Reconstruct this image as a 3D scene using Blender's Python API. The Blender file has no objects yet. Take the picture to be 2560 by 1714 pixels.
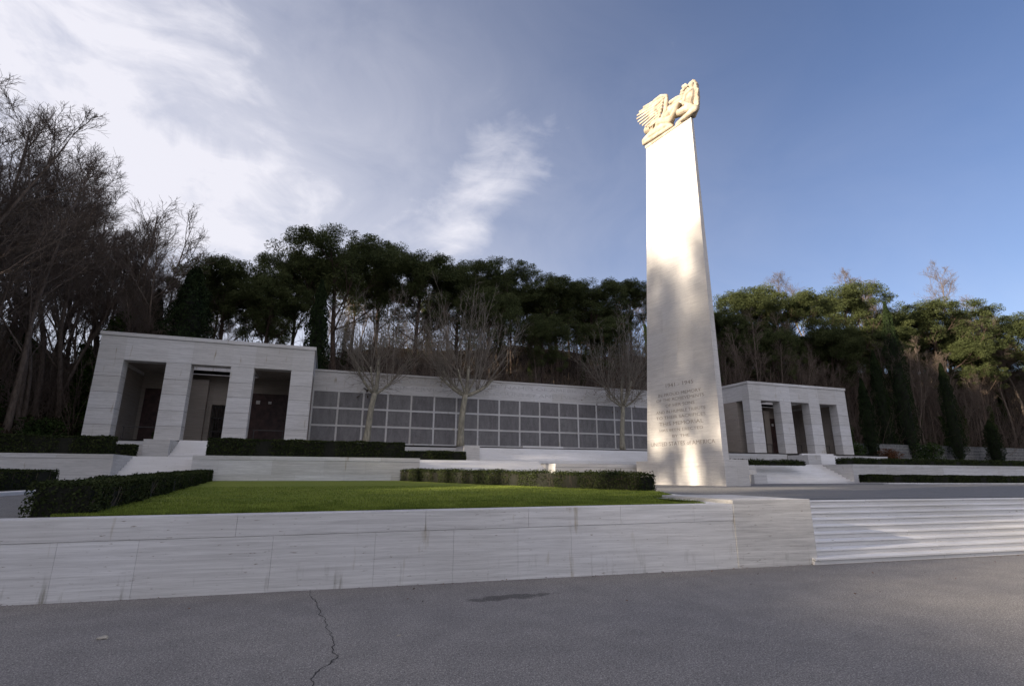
import bpy, math, random
import numpy as np
from mathutils import Vector, Matrix

sc = bpy.context.scene
COL = sc.collection
rad = math.radians
EYE = 1.65
# ------------------------------------------------------------------ camera frame (also used to turn surveyed sight lines into metres)
CF, CP, CR, CY, CX0, CY0 = 1284.22, .25159, .00269, .34100, 1280., 857.
def _cam():
    w = np.array([math.sin(CY)*math.cos(CP), math.cos(CY)*math.cos(CP), math.sin(CP)])
    rt = np.array([math.cos(CY), -math.sin(CY), 0.]); up = np.cross(rt, w)
    r = math.cos(CR)*rt+math.sin(CR)*up; u = -math.sin(CR)*rt+math.cos(CR)*up
    return r, u, w
CAMR, CAMU, CAMW = _cam()
def ray(x, y): return CAMW+(x-CX0)/CF*CAMR-(y-CY0)/CF*CAMU
def atY(x, y, Y):
    p = ray(x, y); p = p*(Y/p[1]); p[2] += EYE; return p
def atZ(x, y, z):
    p = ray(x, y); p = p*((z-EYE)/p[2]); p[2] += EYE; return p
def onplane(x, y, P, n):
    d = ray(x, y); o = np.array([0, 0, EYE]); return o+d*(((P-o)@n)/(d@n))

# ------------------------------------------------------------------ object helpers
def link(o, parent=None):
    COL.objects.link(o)
    if parent is not None:
        o.parent = parent
        if parent.type == 'EMPTY' and not parent.get('_local'):
            o.matrix_parent_inverse = Matrix.Translation(-parent.location)
    return o
def tag(o, label=None, cat=None, group=None, kind=None):
    if label: o['label'] = label
    if cat: o['category'] = cat
    if group: o['group'] = group
    if kind: o['kind'] = kind
    return o
def thing(name, label, cat, loc=(0, 0, 0), group=None):
    o = bpy.data.objects.new(name, None); o.location = loc; o.empty_display_size = .3
    COL.objects.link(o); return tag(o, label, cat, group)
class MB:
    def __init__(s): s.v = []; s.f = []; s.m = []
    def add(s, vs, fs, mi=0):
        k = len(s.v); s.v += [tuple(map(float, p)) for p in vs]
        s.f += [tuple(i+k for i in f) for f in fs]; s.m += [mi]*len(fs)
    def box(s, x0, x1, y0, y1, z0, z1, mi=0):
        s.hexa([(x0,y0,z0),(x1,y0,z0),(x1,y1,z0),(x0,y1,z0),(x0,y0,z1),(x1,y0,z1),(x1,y1,z1),(x0,y1,z1)], mi)
    def hexa(s, p, mi=0):
        s.add(p, [(0,3,2,1),(4,5,6,7),(0,1,5,4),(1,2,6,5),(2,3,7,6),(3,0,4,7)], mi)
    def obox(s, O, u, n, a0, a1, d0, d1, z0, z1, mi=0):
        # O origin, u along, n outward; d measured from the front plane inwards
        O = np.array([O[0], O[1], 0.]); u = np.array([u[0], u[1], 0.]); n = np.array([n[0], n[1], 0.])
        def P(a, d, z): q = O+u*a-n*d; return (q[0], q[1], z)
        s.hexa([P(a0,d0,z0),P(a1,d0,z0),P(a1,d1,z0),P(a0,d1,z0),P(a0,d0,z1),P(a1,d0,z1),P(a1,d1,z1),P(a0,d1,z1)], mi)
    def tube(s, pts, rs, n=6, mi=0, cap=True):
        pts = [np.array(p, float) for p in pts]; k = len(s.v); N = len(pts)
        prev = None
        for i, p in enumerate(pts):
            d = pts[min(i+1, N-1)]-pts[max(i-1, 0)]; d = d/(np.linalg.norm(d)+1e-9)
            a = prev if prev is not None else (np.array([1., 0, 0]) if abs(d[0]) < .8 else np.array([0, 1., 0]))
            x = a-d*(a@d); x /= np.linalg.norm(x)+1e-9; prev = x; y = np.cross(d, x)
            r = rs[i] if hasattr(rs, '__len__') else rs
            for j in range(n):
                t = 2*math.pi*j/n; q = p+r*(math.cos(t)*x+math.sin(t)*y); s.v.append((q[0], q[1], q[2]))
        for i in range(N-1):
            for j in range(n):
                a, b = k+i*n+j, k+i*n+(j+1) % n
                s.f.append((a, b, b+n, a+n)); s.m.append(mi)
        if cap and n > 3:
            s.f.append(tuple(k+j for j in range(n))[::-1]); s.m.append(mi)
            s.f.append(tuple(k+(N-1)*n+j for j in range(n))); s.m.append(mi)
    def mesh(s, name, mats, smooth=False):
        me = bpy.data.meshes.new(name); me.from_pydata(s.v, [], s.f)
        if not isinstance(mats, (list, tuple)): mats = [mats]
        for m in mats: me.materials.append(m)
        if len(mats) > 1: me.polygons.foreach_set('material_index', s.m)
        if smooth: me.polygons.foreach_set('use_smooth', [True]*len(s.f))
        me.update(); return me
    def build(s, name, mats, parent=None, smooth=False, bevel=0):
        o = bpy.data.objects.new(name, s.mesh(name, mats, smooth))
        if bevel:
            b = o.modifiers.new('bevel', 'BEVEL'); b.width = bevel; b.segments = 2; b.limit_method = 'ANGLE'; b.angle_limit = rad(50)
        return link(o, parent)
def np_faces(name, V, k, mats, mi=None, smooth=False):
    """V: (N*k,3) vertices, every k of them one face"""
    N = len(V)//k; me = bpy.data.meshes.new(name)
    me.vertices.add(len(V)); me.vertices.foreach_set('co', np.asarray(V, np.float32).ravel())
    me.loops.add(len(V)); me.loops.foreach_set('vertex_index', np.arange(len(V), dtype=np.int32))
    me.polygons.add(N); me.polygons.foreach_set('loop_start', np.arange(0, N*k, k, dtype=np.int32))
    try: me.polygons.foreach_set('loop_total', np.full(N, k, np.int32))
    except Exception: pass
    for m in (mats if isinstance(mats, (list, tuple)) else [mats]): me.materials.append(m)
    if mi is not None: me.polygons.foreach_set('material_index', mi.astype(np.int32))
    me.update(calc_edges=True); me.validate(); return me
def leaves(rg, C, size, nbias=None, bias=0., aspect=.6, tri=False):
    """one little leaf face per centre in C"""
    N = len(C); s = size*(.6+.8*rg.random(N))[:, None]
    n = rg.normal(size=(N, 3)); n /= np.linalg.norm(n, axis=1)[:, None]
    if nbias is not None: n = n+nbias*bias; n /= np.linalg.norm(n, axis=1)[:, None]
    a = rg.normal(size=(N, 3)); a -= n*(a*n).sum(1)[:, None]; a /= np.linalg.norm(a, axis=1)[:, None]
    b = np.cross(n, a)
    if tri: V = np.stack([C-a*s*.5-b*s*.5*aspect, C-a*s*.5+b*s*.5*aspect, C+a*s*.7], 1)
    else: V = np.stack([C-a*s*.6, C-b*s*.5*aspect, C+a*s*.6, C+b*s*.5*aspect], 1)
    return V.reshape(-1, 3)

# ------------------------------------------------------------------ materials
def newmat(name, rough=.8, spec=.3):
    m = bpy.data.materials.new(name); m.use_nodes = True; nt = m.node_tree; b = nt.nodes['Principled BSDF']
    b.inputs['Roughness'].default_value = rough; b.inputs['Specular IOR Level'].default_value = spec
    return m, nt, b
def N(nt, t, **kw):
    n = nt.nodes.new(t)
    for k, v in kw.items():
        if k.startswith('i_'):
            key = k[2:]; n.inputs[int(key) if key.isdigit() else key.replace('_', ' ')].default_value = v
        else: setattr(n, k, v)
    return n
def ramp(nt, fac, stops):
    r = nt.nodes.new('ShaderNodeValToRGB'); cr = r.color_ramp
    while len(cr.elements) > 1: cr.elements.remove(cr.elements[-1])
    cr.elements[0].position = stops[0][0]; cr.elements[0].color = (*stops[0][1], 1)
    for p, c in stops[1:]:
        e = cr.elements.new(p); e.color = (*c, 1)
    nt.links.new(fac, r.inputs['Fac']); return r.outputs['Color']
def g(v): return (v, v, v)
def mixc(nt, f, a, b, mode='MIX'):
    m = nt.nodes.new('ShaderNodeMix'); m.data_type = 'RGBA'; m.blend_type = mode
    for sock, val in ((m.inputs['Factor'], f), (m.inputs['A'], a), (m.inputs['B'], b)):
        if hasattr(val, 'is_output') or hasattr(val, 'links'): nt.links.new(val, sock)
        elif isinstance(val, (int, float)): sock.default_value = val
        else: sock.default_value = (*val, 1)
    return m.outputs['Result']
def noise(nt, vec, scale, detail=4, rough=.55, dist=0.):
    n = N(nt, 'ShaderNodeTexNoise', i_Scale=scale, i_Detail=detail, i_Roughness=rough, i_Distortion=dist)
    if vec is not None: nt.links.new(vec, n.inputs['Vector'])
    return n.outputs['Fac']
def mapping(nt, vec, scale=(1, 1, 1), loc=(0, 0, 0)):
    m = N(nt, 'ShaderNodeMapping'); m.inputs['Scale'].default_value = scale; m.inputs['Location'].default_value = loc
    nt.links.new(vec, m.inputs['Vector']); return m.outputs['Vector']
def bump(nt, b, h, strength=.3, dist=.02):
    n = N(nt, 'ShaderNodeBump', i_Strength=strength, i_Distance=dist)
    nt.links.new(h, n.inputs['Height']); nt.links.new(n.outputs['Normal'], b.inputs['Normal'])
def pos(nt): return N(nt, 'ShaderNodeNewGeometry').outputs['Position']

def travertine(name, c_lo, c_hi, island=.12, streak=1., dirt=True, local=False):
    m, nt, b = newmat(name, .75, .25); P = pos(nt)
    s1 = noise(nt, mapping(nt, P, (.45, .45, 16)), 1.3, 6, .65, .6)
    s2 = noise(nt, mapping(nt, P, (1.6, 1.6, 60)), 1.5, 5, .7, .3)
    big = noise(nt, P, .35, 4)
    c = ramp(nt, s1, [(.25, c_lo), (.72, c_hi)])
    f2 = ramp(nt, s2, [(.34, g(.66)), (.5, g(1.))])
    c = mixc(nt, .8*streak, c, f2, 'MULTIPLY')
    c = mixc(nt, .55, c, ramp(nt, big, [(.3, (.86, .84, .80)), (.7, (1.04, 1.04, 1.05))]), 'MULTIPLY')
    isl = N(nt, 'ShaderNodeNewGeometry').outputs['Random Per Island']
    c = mixc(nt, 1., c, ramp(nt, isl, [(0, (1-island, 1-island*1.1, 1-island*1.3)), (1, g(1.0))]), 'MULTIPLY')
    # small open pores of the stone, drawn out along the bedding
    pz = noise(nt, mapping(nt, P, (5, 5, 26)), 1.6, 3, .6)
    c = mixc(nt, 1., c, ramp(nt, pz, [(.27, (.45, .40, .35)), (.34, g(1))]), 'MULTIPLY')
    if dirt:
        sep = N(nt, 'ShaderNodeSeparateXYZ'); nt.links.new(P, sep.inputs[0])
        rs = noise(nt, mapping(nt, P, (2.2, 2.2, .35), (7, 3, 0)), 1.6, 4, .6)
        c = mixc(nt, 1., c, ramp(nt, rs, [(.27, (.66, .60, .48)), (.36, g(1))]), 'MULTIPLY')
        # drips and splash dirt at the foot of the road wall
        foot = N(nt, 'ShaderNodeMapRange'); nt.links.new(sep.outputs[2], foot.inputs['Value']); foot.inputs['From Min'].default_value = .02; foot.inputs['From Max'].default_value = .42; foot.inputs['To Min'].default_value = 1; foot.inputs['To Max'].default_value = 0
        dn = noise(nt, mapping(nt, P, (4.5, 4.5, .7), (2, 5, 1)), 1.4, 5, .65)
        mu = N(nt, 'ShaderNodeMath', operation='MULTIPLY'); nt.links.new(ramp(nt, dn, [(.58, g(0)), (.78, g(1))]), mu.inputs[0]); nt.links.new(foot.outputs[0], mu.inputs[1])
        c = mixc(nt, mu.outputs[0], c, (.13, .115, .075))
    nt.links.new(c, b.inputs['Base Color'])
    bump(nt, b, s2, .25, .012)
    return m
M_TRAV = travertine('travertine', (.44, .43, .42), (.72, .71, .70), island=.17)
M_TRAVW = travertine('travertine_road_wall', (.46, .45, .44), (.72, .71, .70), island=.07, streak=.6)
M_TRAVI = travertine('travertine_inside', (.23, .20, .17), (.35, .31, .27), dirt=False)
M_TRAVP = travertine('travertine_pylon', (.52, .49, .46), (.70, .67, .63), island=.06, dirt=False)
M_STEP = travertine('travertine_step', (.62, .61, .60), (.76, .75, .74), island=.08, streak=.35, dirt=False)
def simple(name, col, rough=.8, var=.25, scale=8, bs=.2, spec=.3):
    m, nt, b = newmat(name, rough, spec); n = noise(nt, pos(nt), scale, 5)
    c = ramp(nt, n, [(.3, tuple(x*(1-var) for x in col)), (.7, tuple(x*(1+var) for x in col))])
    nt.links.new(c, b.inputs['Base Color'])
    if bs: bump(nt, b, n, bs, .01)
    return m
M_MORTAR = simple('joint_mortar', (.30, .28, .26))
M_DARKJ = simple('dark_mortar', (.10, .092, .082))  # dark mortar set back in the pier joints
M_DARKSTONE = simple('black_marble', (.018, .018, .022), .45)
M_BRONZE = simple('dark_bronze', (.030, .026, .024), .5, .3, 30)
M_REDMARBLE = simple('red_map_marble', (.045, .022, .019), .5, .5, 3)
M_LETTER = simple('incised_letter', (.25, .215, .185), .9)
M_LETTERL = simple('shallow_letter', (.43, .42, .41), .9)
M_STATUE = simple('carved_travertine', (.40, .335, .25), .85, .35, 2.2, .25)
def panelmat():
    m, nt, b = newmat('name_tablet', .6, .35); P = pos(nt)
    rows = noise(nt, mapping(nt, P, (14, 1, 9)), 1.6, 3, .6)
    vein = noise(nt, mapping(nt, P, (2.5, 1, .7)), 1.2, 5, .65)
    c = ramp(nt, vein, [(.3, (.118, .112, .110)), (.7, (.190, .184, .180))])
    c = mixc(nt, .8, c, ramp(nt, rows, [(.42, g(.66)), (.58, g(1.35))]), 'MULTIPLY')
    isl = N(nt, 'ShaderNodeObjectInfo').outputs['Random']
    c = mixc(nt, 1., c, ramp(nt, isl, [(0, (.86, .84, .86)), (1, g(1.08))]), 'MULTIPLY')
    nt.links.new(c, b.inputs['Base Color']); return m
M_PANEL = panelmat()
def asphalt():
    m, nt, b = newmat('asphalt', .85, .3); P = pos(nt)
    f = noise(nt, P, 70, 3, .8); f1 = noise(nt, P, 24, 4, .8); md = noise(nt, P, 2.2, 4, .6); bg = noise(nt, P, .28, 3)
    c = ramp(nt, f, [(.32, (.085, .079, .074)), (.5, (.185, .174, .163)), (.66, (.44, .42, .39))])
    c = mixc(nt, .9, c, ramp(nt, f1, [(.35, g(.68)), (.68, g(1.3))]), 'MULTIPLY')
    c = mixc(nt, .7, c, ramp(nt, md, [(.3, g(.82)), (.7, g(1.12))]), 'MULTIPLY')
    c = mixc(nt, .8, c, ramp(nt, bg, [(.3, (.85, .84, .86)), (.7, (1.12, 1.09, 1.05))]), 'MULTIPLY')
    # damp stain with its own ragged outline
    s = atZ(1275, 1491, 0); sep = N(nt, 'ShaderNodeSeparateXYZ')
    wv = N(nt, 'ShaderNodeVectorMath', operation='SUBTRACT'); nt.links.new(P, wv.inputs[0]); wv.inputs[1].default_value = (s[0], s[1], 0)
    sc_ = N(nt, 'ShaderNodeVectorMath', operation='MULTIPLY'); nt.links.new(wv.outputs[0], sc_.inputs[0]); sc_.inputs[1].default_value = (1/.80, 1/.17, 0)
    ln = N(nt, 'ShaderNodeVectorMath', operation='LENGTH'); nt.links.new(sc_.outputs[0], ln.inputs[0])
    ad = N(nt, 'ShaderNodeMath', operation='ADD'); nt.links.new(ln.outputs['Value'], ad.inputs[0])
    nn = N(nt, 'ShaderNodeMath', operation='MULTIPLY', i_1=2.2); nt.links.new(noise(nt, P, 4.5, 4, .6), nn.inputs[0]); nt.links.new(nn.outputs[0], ad.inputs[1])
    c = mixc(nt, 1., c, ramp(nt, N(nt, 'ShaderNodeMath', operation='MULTIPLY', i_1=.5).outputs[0], [(.0, g(1)), (1, g(1))]), 'MULTIPLY')
    half = N(nt, 'ShaderNodeMath', operation='MULTIPLY', i_1=.4); nt.links.new(ad.outputs[0], half.inputs[0])
    c = mixc(nt, 1., c, ramp(nt, half.outputs[0], [(.70, g(.50)), (.80, g(1))]), 'MULTIPLY')
    nt.links.new(c, b.inputs['Base Color']); bump(nt, b, f, .6, .006); return m
M_ASPH = asphalt()
M_CRACK = simple('crack_seal', (.030, .028, .027), .95)  # dark tone of the sealed crack in the road
def paving():
    m, nt, b = newmat('plaza_paving', .8, .3); P = pos(nt)
    br = N(nt, 'ShaderNodeTexBrick', i_Scale=4.2, i_Mortar_Size=.03); nt.links.new(P, br.inputs['Vector'])
    br.inputs['Color1'].default_value = (.24, .23, .22, 1); br.inputs['Color2'].default_value = (.17, .165, .158, 1); br.inputs['Mortar'].default_value = (.05, .05, .048, 1)
    c = mixc(nt, .7, br.outputs['Color'], ramp(nt, noise(nt, P, 14, 4, .7), [(.3, g(.7)), (.7, g(1.25))]), 'MULTIPLY')
    nt.links.new(c, b.inputs['Base Color']); bump(nt, b, br.outputs['Fac'], -.3, .01); return m
M_PAVE = paving()
def lawnmat():
    m, nt, b = newmat('lawn_turf', .9, .15); P = pos(nt)
    f = noise(nt, P, 60, 4, .7); md = noise(nt, mapping(nt, P, (.5, 1.2, 1)), .9, 4)
    c = ramp(nt, f, [(.3, (.085, .115, .018)), (.7, (.225, .265, .050))])
    c = mixc(nt, .8, c, ramp(nt, md, [(.3, (.72, .8, .8)), (.7, (1.25, 1.12, .95))]), 'MULTIPLY')
    nt.links.new(c, b.inputs['Base Color']); bump(nt, b, f, .8, .03); return m
M_LAWN = lawnmat()
def leafmat(name, lo, hi, scale=1.2, trans=.25, rough=.6):
    m, nt, b = newmat(name, .85, .1); P = N(nt, 'ShaderNodeTexCoord').outputs['Object']
    n = noise(nt, P, scale, 4, .6); isl = N(nt, 'ShaderNodeNewGeometry').outputs['Random Per Island']
    c = ramp(nt, n, [(.3, lo), (.7, hi)])
    c = mixc(nt, 1., c, ramp(nt, isl, [(0, g(.6)), (1, g(1.35))]), 'MULTIPLY')
    nt.links.new(c, b.inputs['Base Color'])
    if trans:
        t = N(nt, 'ShaderNodeBsdfTranslucent'); nt.links.new(c, t.inputs['Color'])
        mx = N(nt, 'ShaderNodeMixShader'); mx.inputs[0].default_value = trans
        out = [x for x in nt.nodes if x.type == 'OUTPUT_MATERIAL'][0]
        nt.links.new(b.outputs[0], mx.inputs[1]); nt.links.new(t.outputs[0], mx.inputs[2]); nt.links.new(mx.outputs[0], out.inputs[0])
    return m
M_PINE = leafmat('pine_needles', (.043, .055, .021), (.090, .103, .038), .6, .25)
M_CYP = leafmat('cypress_foliage', (.010, .018, .007), (.024, .036, .012), .8, .05)
M_IVY = leafmat('ivy_leaves', (.025, .045, .010), (.060, .090, .020), 1, .3)
M_HEDGE = leafmat('hedge_leaves', (.014, .022, .007), (.045, .054, .018), 2.2, .1)
M_HCORE = simple('hedge_twigs', (.012, .012, .008), .95)
M_BLADE = leafmat('grass_blades', (.090, .125, .020), (.225, .270, .052), 1.5, .3)
M_BRUSH = leafmat('dry_undergrowth', (.030, .022, .014), (.075, .050, .028), .15, .2)
M_RUSSET = leafmat('russet_leaves', (.085, .040, .022), (.16, .075, .035), .5, .3)
M_GBUSH = leafmat('bush_leaves', (.018, .032, .010), (.050, .075, .020), .8, .2)
def bark(name, lo, hi, scale=3):
    m, nt, b = newmat(name, .9, .15); P = N(nt, 'ShaderNodeTexCoord').outputs['Object']
    n = noise(nt, mapping(nt, P, (3, 3, .8)), scale, 5, .65)
    nt.links.new(ramp(nt, n, [(.3, lo), (.7, hi)]), b.inputs['Base Color']); bump(nt, b, n, .6, .03); return m
M_BARK = bark('grey_brown_bark', (.070, .053, .043), (.185, .143, .112))
M_PBARK = bark('pine_bark', (.040, .030, .024), (.110, .075, .055))
M_PLANE = bark('plane_bark', (.13, .12, .09), (.38, .35, .27), 2.2)
M_TWIG = bark('plane_shoots', (.10, .085, .07), (.27, .235, .19), 2)
def litter():
    m, nt, b = newmat('leaf_litter', .95, .1); P = pos(nt)
    n = noise(nt, P, .5, 8, .7); f = noise(nt, P, 9, 4, .7)
    c = ramp(nt, n, [(.3, (.014, .011, .008)), (.55, (.030, .021, .014)), (.75, (.026, .028, .012))])
    c = mixc(nt, .8, c, ramp(nt, f, [(.3, g(.6)), (.7, g(1.4))]), 'MULTIPLY')
    nt.links.new(c, b.inputs['Base Color']); bump(nt, b, f, .8, .08); return m
M_LITTER = litter()
M_PEBBLE = simple('pale_pebble', (.34, .31, .26), .8, .3, 60)

# ------------------------------------------------------------------ levels of the place (metres, road = 0)
Z1, Z2, Z3 = 1.05, 2.65, 3.865       # plaza, terrace, memorial floor
YT, YP, YN = 33., 42., 46.19
XL, W, PA, XR = -15.34, 13.90, 1.547, 41.17
PB = (W-4*PA)/3
def front_y(X): return 8.77-.075*X    # line of the retaining wall along the road
_rn = np.random.default_rng(5)
_gn = _rn.random((64, 64))
def vnoise(x, y):
    x0, y0 = math.floor(x), math.floor(y); fx, fy = x-x0, y-y0; fx = fx*fx*(3-2*fx); fy = fy*fy*(3-2*fy)
    G = lambda i, j: _gn[i % 64, j % 64]
    return (G(x0,y0)*(1-fx)+G(x0+1,y0)*fx)*(1-fy)+(G(x0,y0+1)*(1-fx)+G(x0+1,y0+1)*fx)*fy
def lerp_tab(t, tab):
    if t <= tab[0][0]: return tab[0][1]
    for (a, va), (b, vb) in zip(tab, tab[1:]):
        if t <= b: k = (t-a)/(b-a); k = k*k*(3-2*k); return va+(vb-va)*k
    return tab[-1][1]
def terr(X, Y):
    base = lerp_tab(Y, [(8, -.35), (12, .70), (37, .75), (41, 2.2), (44, 3.2), (50, 3.4)])
    if Y < front_y(X)+2: base = -.35
    dx = max(0., -19.5-X, X-112.); dy = max(0., Y-51.)
    d = math.hypot(dx, dy)
    rise = lerp_tab(d, [(0, 0), (6, 2.4), (42, 18.5), (56, 19.5), (110, 8)])*(1+.2*min(1, max(0, (X-2)/25.)))
    rise *= 1-.32*min(1, max(0, (2-X)/16.))*min(1, max(0, (Y-56)/12.))*(X > -45)
    rise *= 1+.95*min(1, max(0, (-50-X)/25.))*min(1, max(0, (Y-29)/10.))
    if Y < -25: rise *= max(0., 1-(-25-Y)/40.)
    return base+rise+(vnoise(X*.12, Y*.12)-.5)*min(2.2, d*.2)

# ------------------------------------------------------------------ ground sheets
def sheet(name, xs, ys, zf, mat, mask=None):
    vs = []; fs = []; idx = {}
    for j, y in enumerate(ys):
        for i, x in enumerate(xs): vs.append((x, y, zf(x, y)))
    nx = len(xs)
    for j in range(len(ys)-1):
        for i in range(nx-1): fs.append((j*nx+i, j*nx+i+1, (j+1)*nx+i+1, (j+1)*nx+i))
    mb = MB(); mb.add(vs, fs); return tag(mb.build(name, mat, smooth=True), kind='structure')
xs = sorted(set([-260, -200, -160, -130]+list(np.arange(-110, 150, 3.5))+[160, 180, 210, 260, 320]))
ys = sorted(set([-260, -180, -120, -80, -50, -30, -15, 0]+list(np.arange(4, 125, 3.))+[130, 145, 170, 210, 260, 330]))
sheet('hillside', xs, ys, terr, M_LITTER)
# road: asphalt up to the retaining wall
rxs = list(np.arange(-20, 61, 4.)); mb = MB(); k = 0
for a, b_ in zip(rxs, rxs[1:]):
    mb.add([(a, -60, 0), (b_, -60, 0), (b_, front_y(b_)+.35, 0), (a, front_y(a)+.35, 0)], [(0, 1, 2, 3)])
tag(mb.build('road', M_ASPH), kind='structure')
mb = MB()
for a, b_ in zip(np.arange(-19, 70, 4.), np.arange(-15, 74, 4.)):
    off = .3 if b_ < 9 else 2.6
    mb.add([(a, front_y(a)+off, Z1-.03 if a < 2 else Z1), (b_, front_y(b_)+off, Z1-.03 if b_ < 2 else Z1), (b_, YT+.3, Z1), (a, YT+.3, Z1)], [(0, 1, 2, 3)])
tag(mb.build('plaza_pavement', M_PAVE), kind='structure')
mb = MB()
for x0, x1, y0 in ((-24, -10.462, YT+.3), (-10.462, -6.828, 36.15), (-6.828, 5.61, YT+.3), (5.61, 14.872, 36.15), (32.29, 42.822, 36.15), (42.822, 80, YT+.3)):
    mb.add([(x0, y0, Z2-.02), (x1, y0, Z2-.02), (x1, 40.2, Z2-.02), (x0, 40.2, Z2-.02)], [(0, 1, 2, 3)])
mb.add([(14.872, YT+.3, 2.38), (32.29, YT+.3, 2.38), (32.29, 40.2, Z2-.02), (14.872, 40.2, Z2-.02)], [(0, 1, 2, 3)])
tag(mb.build('terrace_pavement', M_PAVE), kind='structure')
mb = MB(); mb.add([(-16, 40.3, Z3-.03), (57, 40.3, Z3-.03), (57, 50.6, Z3-.03), (-16, 50.6, Z3-.03)], [(0, 1, 2, 3)])
tag(mb.build('memorial_pavement', M_TRAVI), kind='structure')

# lawn
tip = atZ(1764, 1257.5, 1.13)
hI0 = atY(1001, 1198, YT-.2); hI1 = atZ(1639.6, 1236.5, 1.06)
def zlawn(x, y):
    f = (x+4)/12.; t = min(1, max(0, (y-9)/23.7)); return (1.05+.075*f)*(1-t)+1.31*t
def lawn_right(y):
    if y <= hI1[1]: k = (y-tip[1])/(hI1[1]-tip[1]); return tip[0]+(hI1[0]+.1-tip[0])*k
    k = (y-hI1[1])/(hI0[1]-hI1[1]); return hI1[0]+.1+(hI0[0]+.5-hI1[0]-.1)*k
mb = MB(); NY, NX = 30, 24; rows = []
def lawn_pt(i, j):
    v = (j/NY)**1.3
    # rows run from the front coping to the terrace wall; the front edge follows the wall
    yl = front_y(-3.5)+.42+v*(YT+.05-front_y(-3.5)-.42); xr = None
    xl = -3.35-(yl-9)*.145-.2
    yr = tip[1]+v*(YT+.05-tip[1]); xr = lawn_right(yr)
    u = i/NX; x = xl+(xr-xl)*u; y = yl+(yr-yl)*u
    if j == 0: y = front_y(x)+.42+(tip[1]-front_y(tip[0])-.42)*u**6
    return x, y, zlawn(x, y)
vs = [lawn_pt(i, j) for j in range(NY+1) for i in range(NX+1)]
fs = [(j*(NX+1)+i, j*(NX+1)+i+1, (j+1)*(NX+1)+i+1, (j+1)*(NX+1)+i) for j in range(NY) for i in range(NX)]
mb.add(vs, fs); tag(mb.build('lawn', M_LAWN, smooth=True), kind='structure')
rg = np.random.default_rng(11)
NB = 90000; pts = np.empty((NB, 3)); v = rg.random(NB)**2.0*NY*.62; u = rg.random(NB)*NX
VA = np.array(vs).reshape(NY+1, NX+1, 3); j = v.astype(int); i = u.astype(int); fv = (v-j)[:, None]; fu = (u-i)[:, None]
pts = (VA[j, i]*(1-fu)+VA[j, i+1]*fu)*(1-fv)+(VA[j+1, i]*(1-fu)+VA[j+1, i+1]*fu)*fv
th = rg.random(NB)*6.283; hh = .022+.028*rg.random(NB); wd = .006
d = np.stack([np.cos(th), np.sin(th), np.zeros(NB)], 1); lean = rg.normal(size=(NB, 3))*.012; lean[:, 2] = hh
BV = np.stack([pts-d*wd, pts+d*wd, pts+lean], 1).reshape(-1, 3)
tag(link(bpy.data.objects.new('grass', np_faces('grass', BV, 3, M_BLADE))), 'short mown green grass of the lawn behind the travertine wall', 'grass', kind='stuff')

# ------------------------------------------------------------------ masonry helpers
def blocks(mb, O, u, n, L, z0, z1, T, heights, lengths, gap=.007, core=True, stagger=True, cm=1, rs=0):
    """courses of stone blocks with open joints in front of a recessed core; the courses are separate islands so each block gets its own tone"""
    rr = random.Random(rs); tot = sum(heights); z = z0; H = z1-z0
    for r, h in enumerate(heights):
        h = h/tot*H; a = 0.
        if isinstance(lengths, (list, tuple)): cuts = list(lengths)
        else:
            a = 0; cuts = []
            off = lengths*(.5 if (r % 2 and stagger) else 1.)
            x = off
            while x < L-.3*lengths: cuts.append(x); x += lengths*(.9+.2*rr.random())
        cuts = [0]+[c for c in cuts if 0 < c < L]+[L]
        for c0, c1 in zip(cuts, cuts[1:]):
            g0 = gap/2 if c0 > 0 else 0; g1 = gap/2 if c1 < L else 0
            mb.obox(O, u, n, c0+g0, c1-g1, 0, T, z+(gap/2 if r else 0), z+h-(gap/2 if r < len(heights)-1 else 0), 0)
        z += h
    if core: mb.obox(O, u, n, .012, L-.012, .012, T-.012, z0+.01, z1-.012, cm)
EX, EY_ = (1, 0), (0, 1)
FRONT, LEFTN, RIGHTN = (0, -1), (-1, 0), (1, 0)

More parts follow.
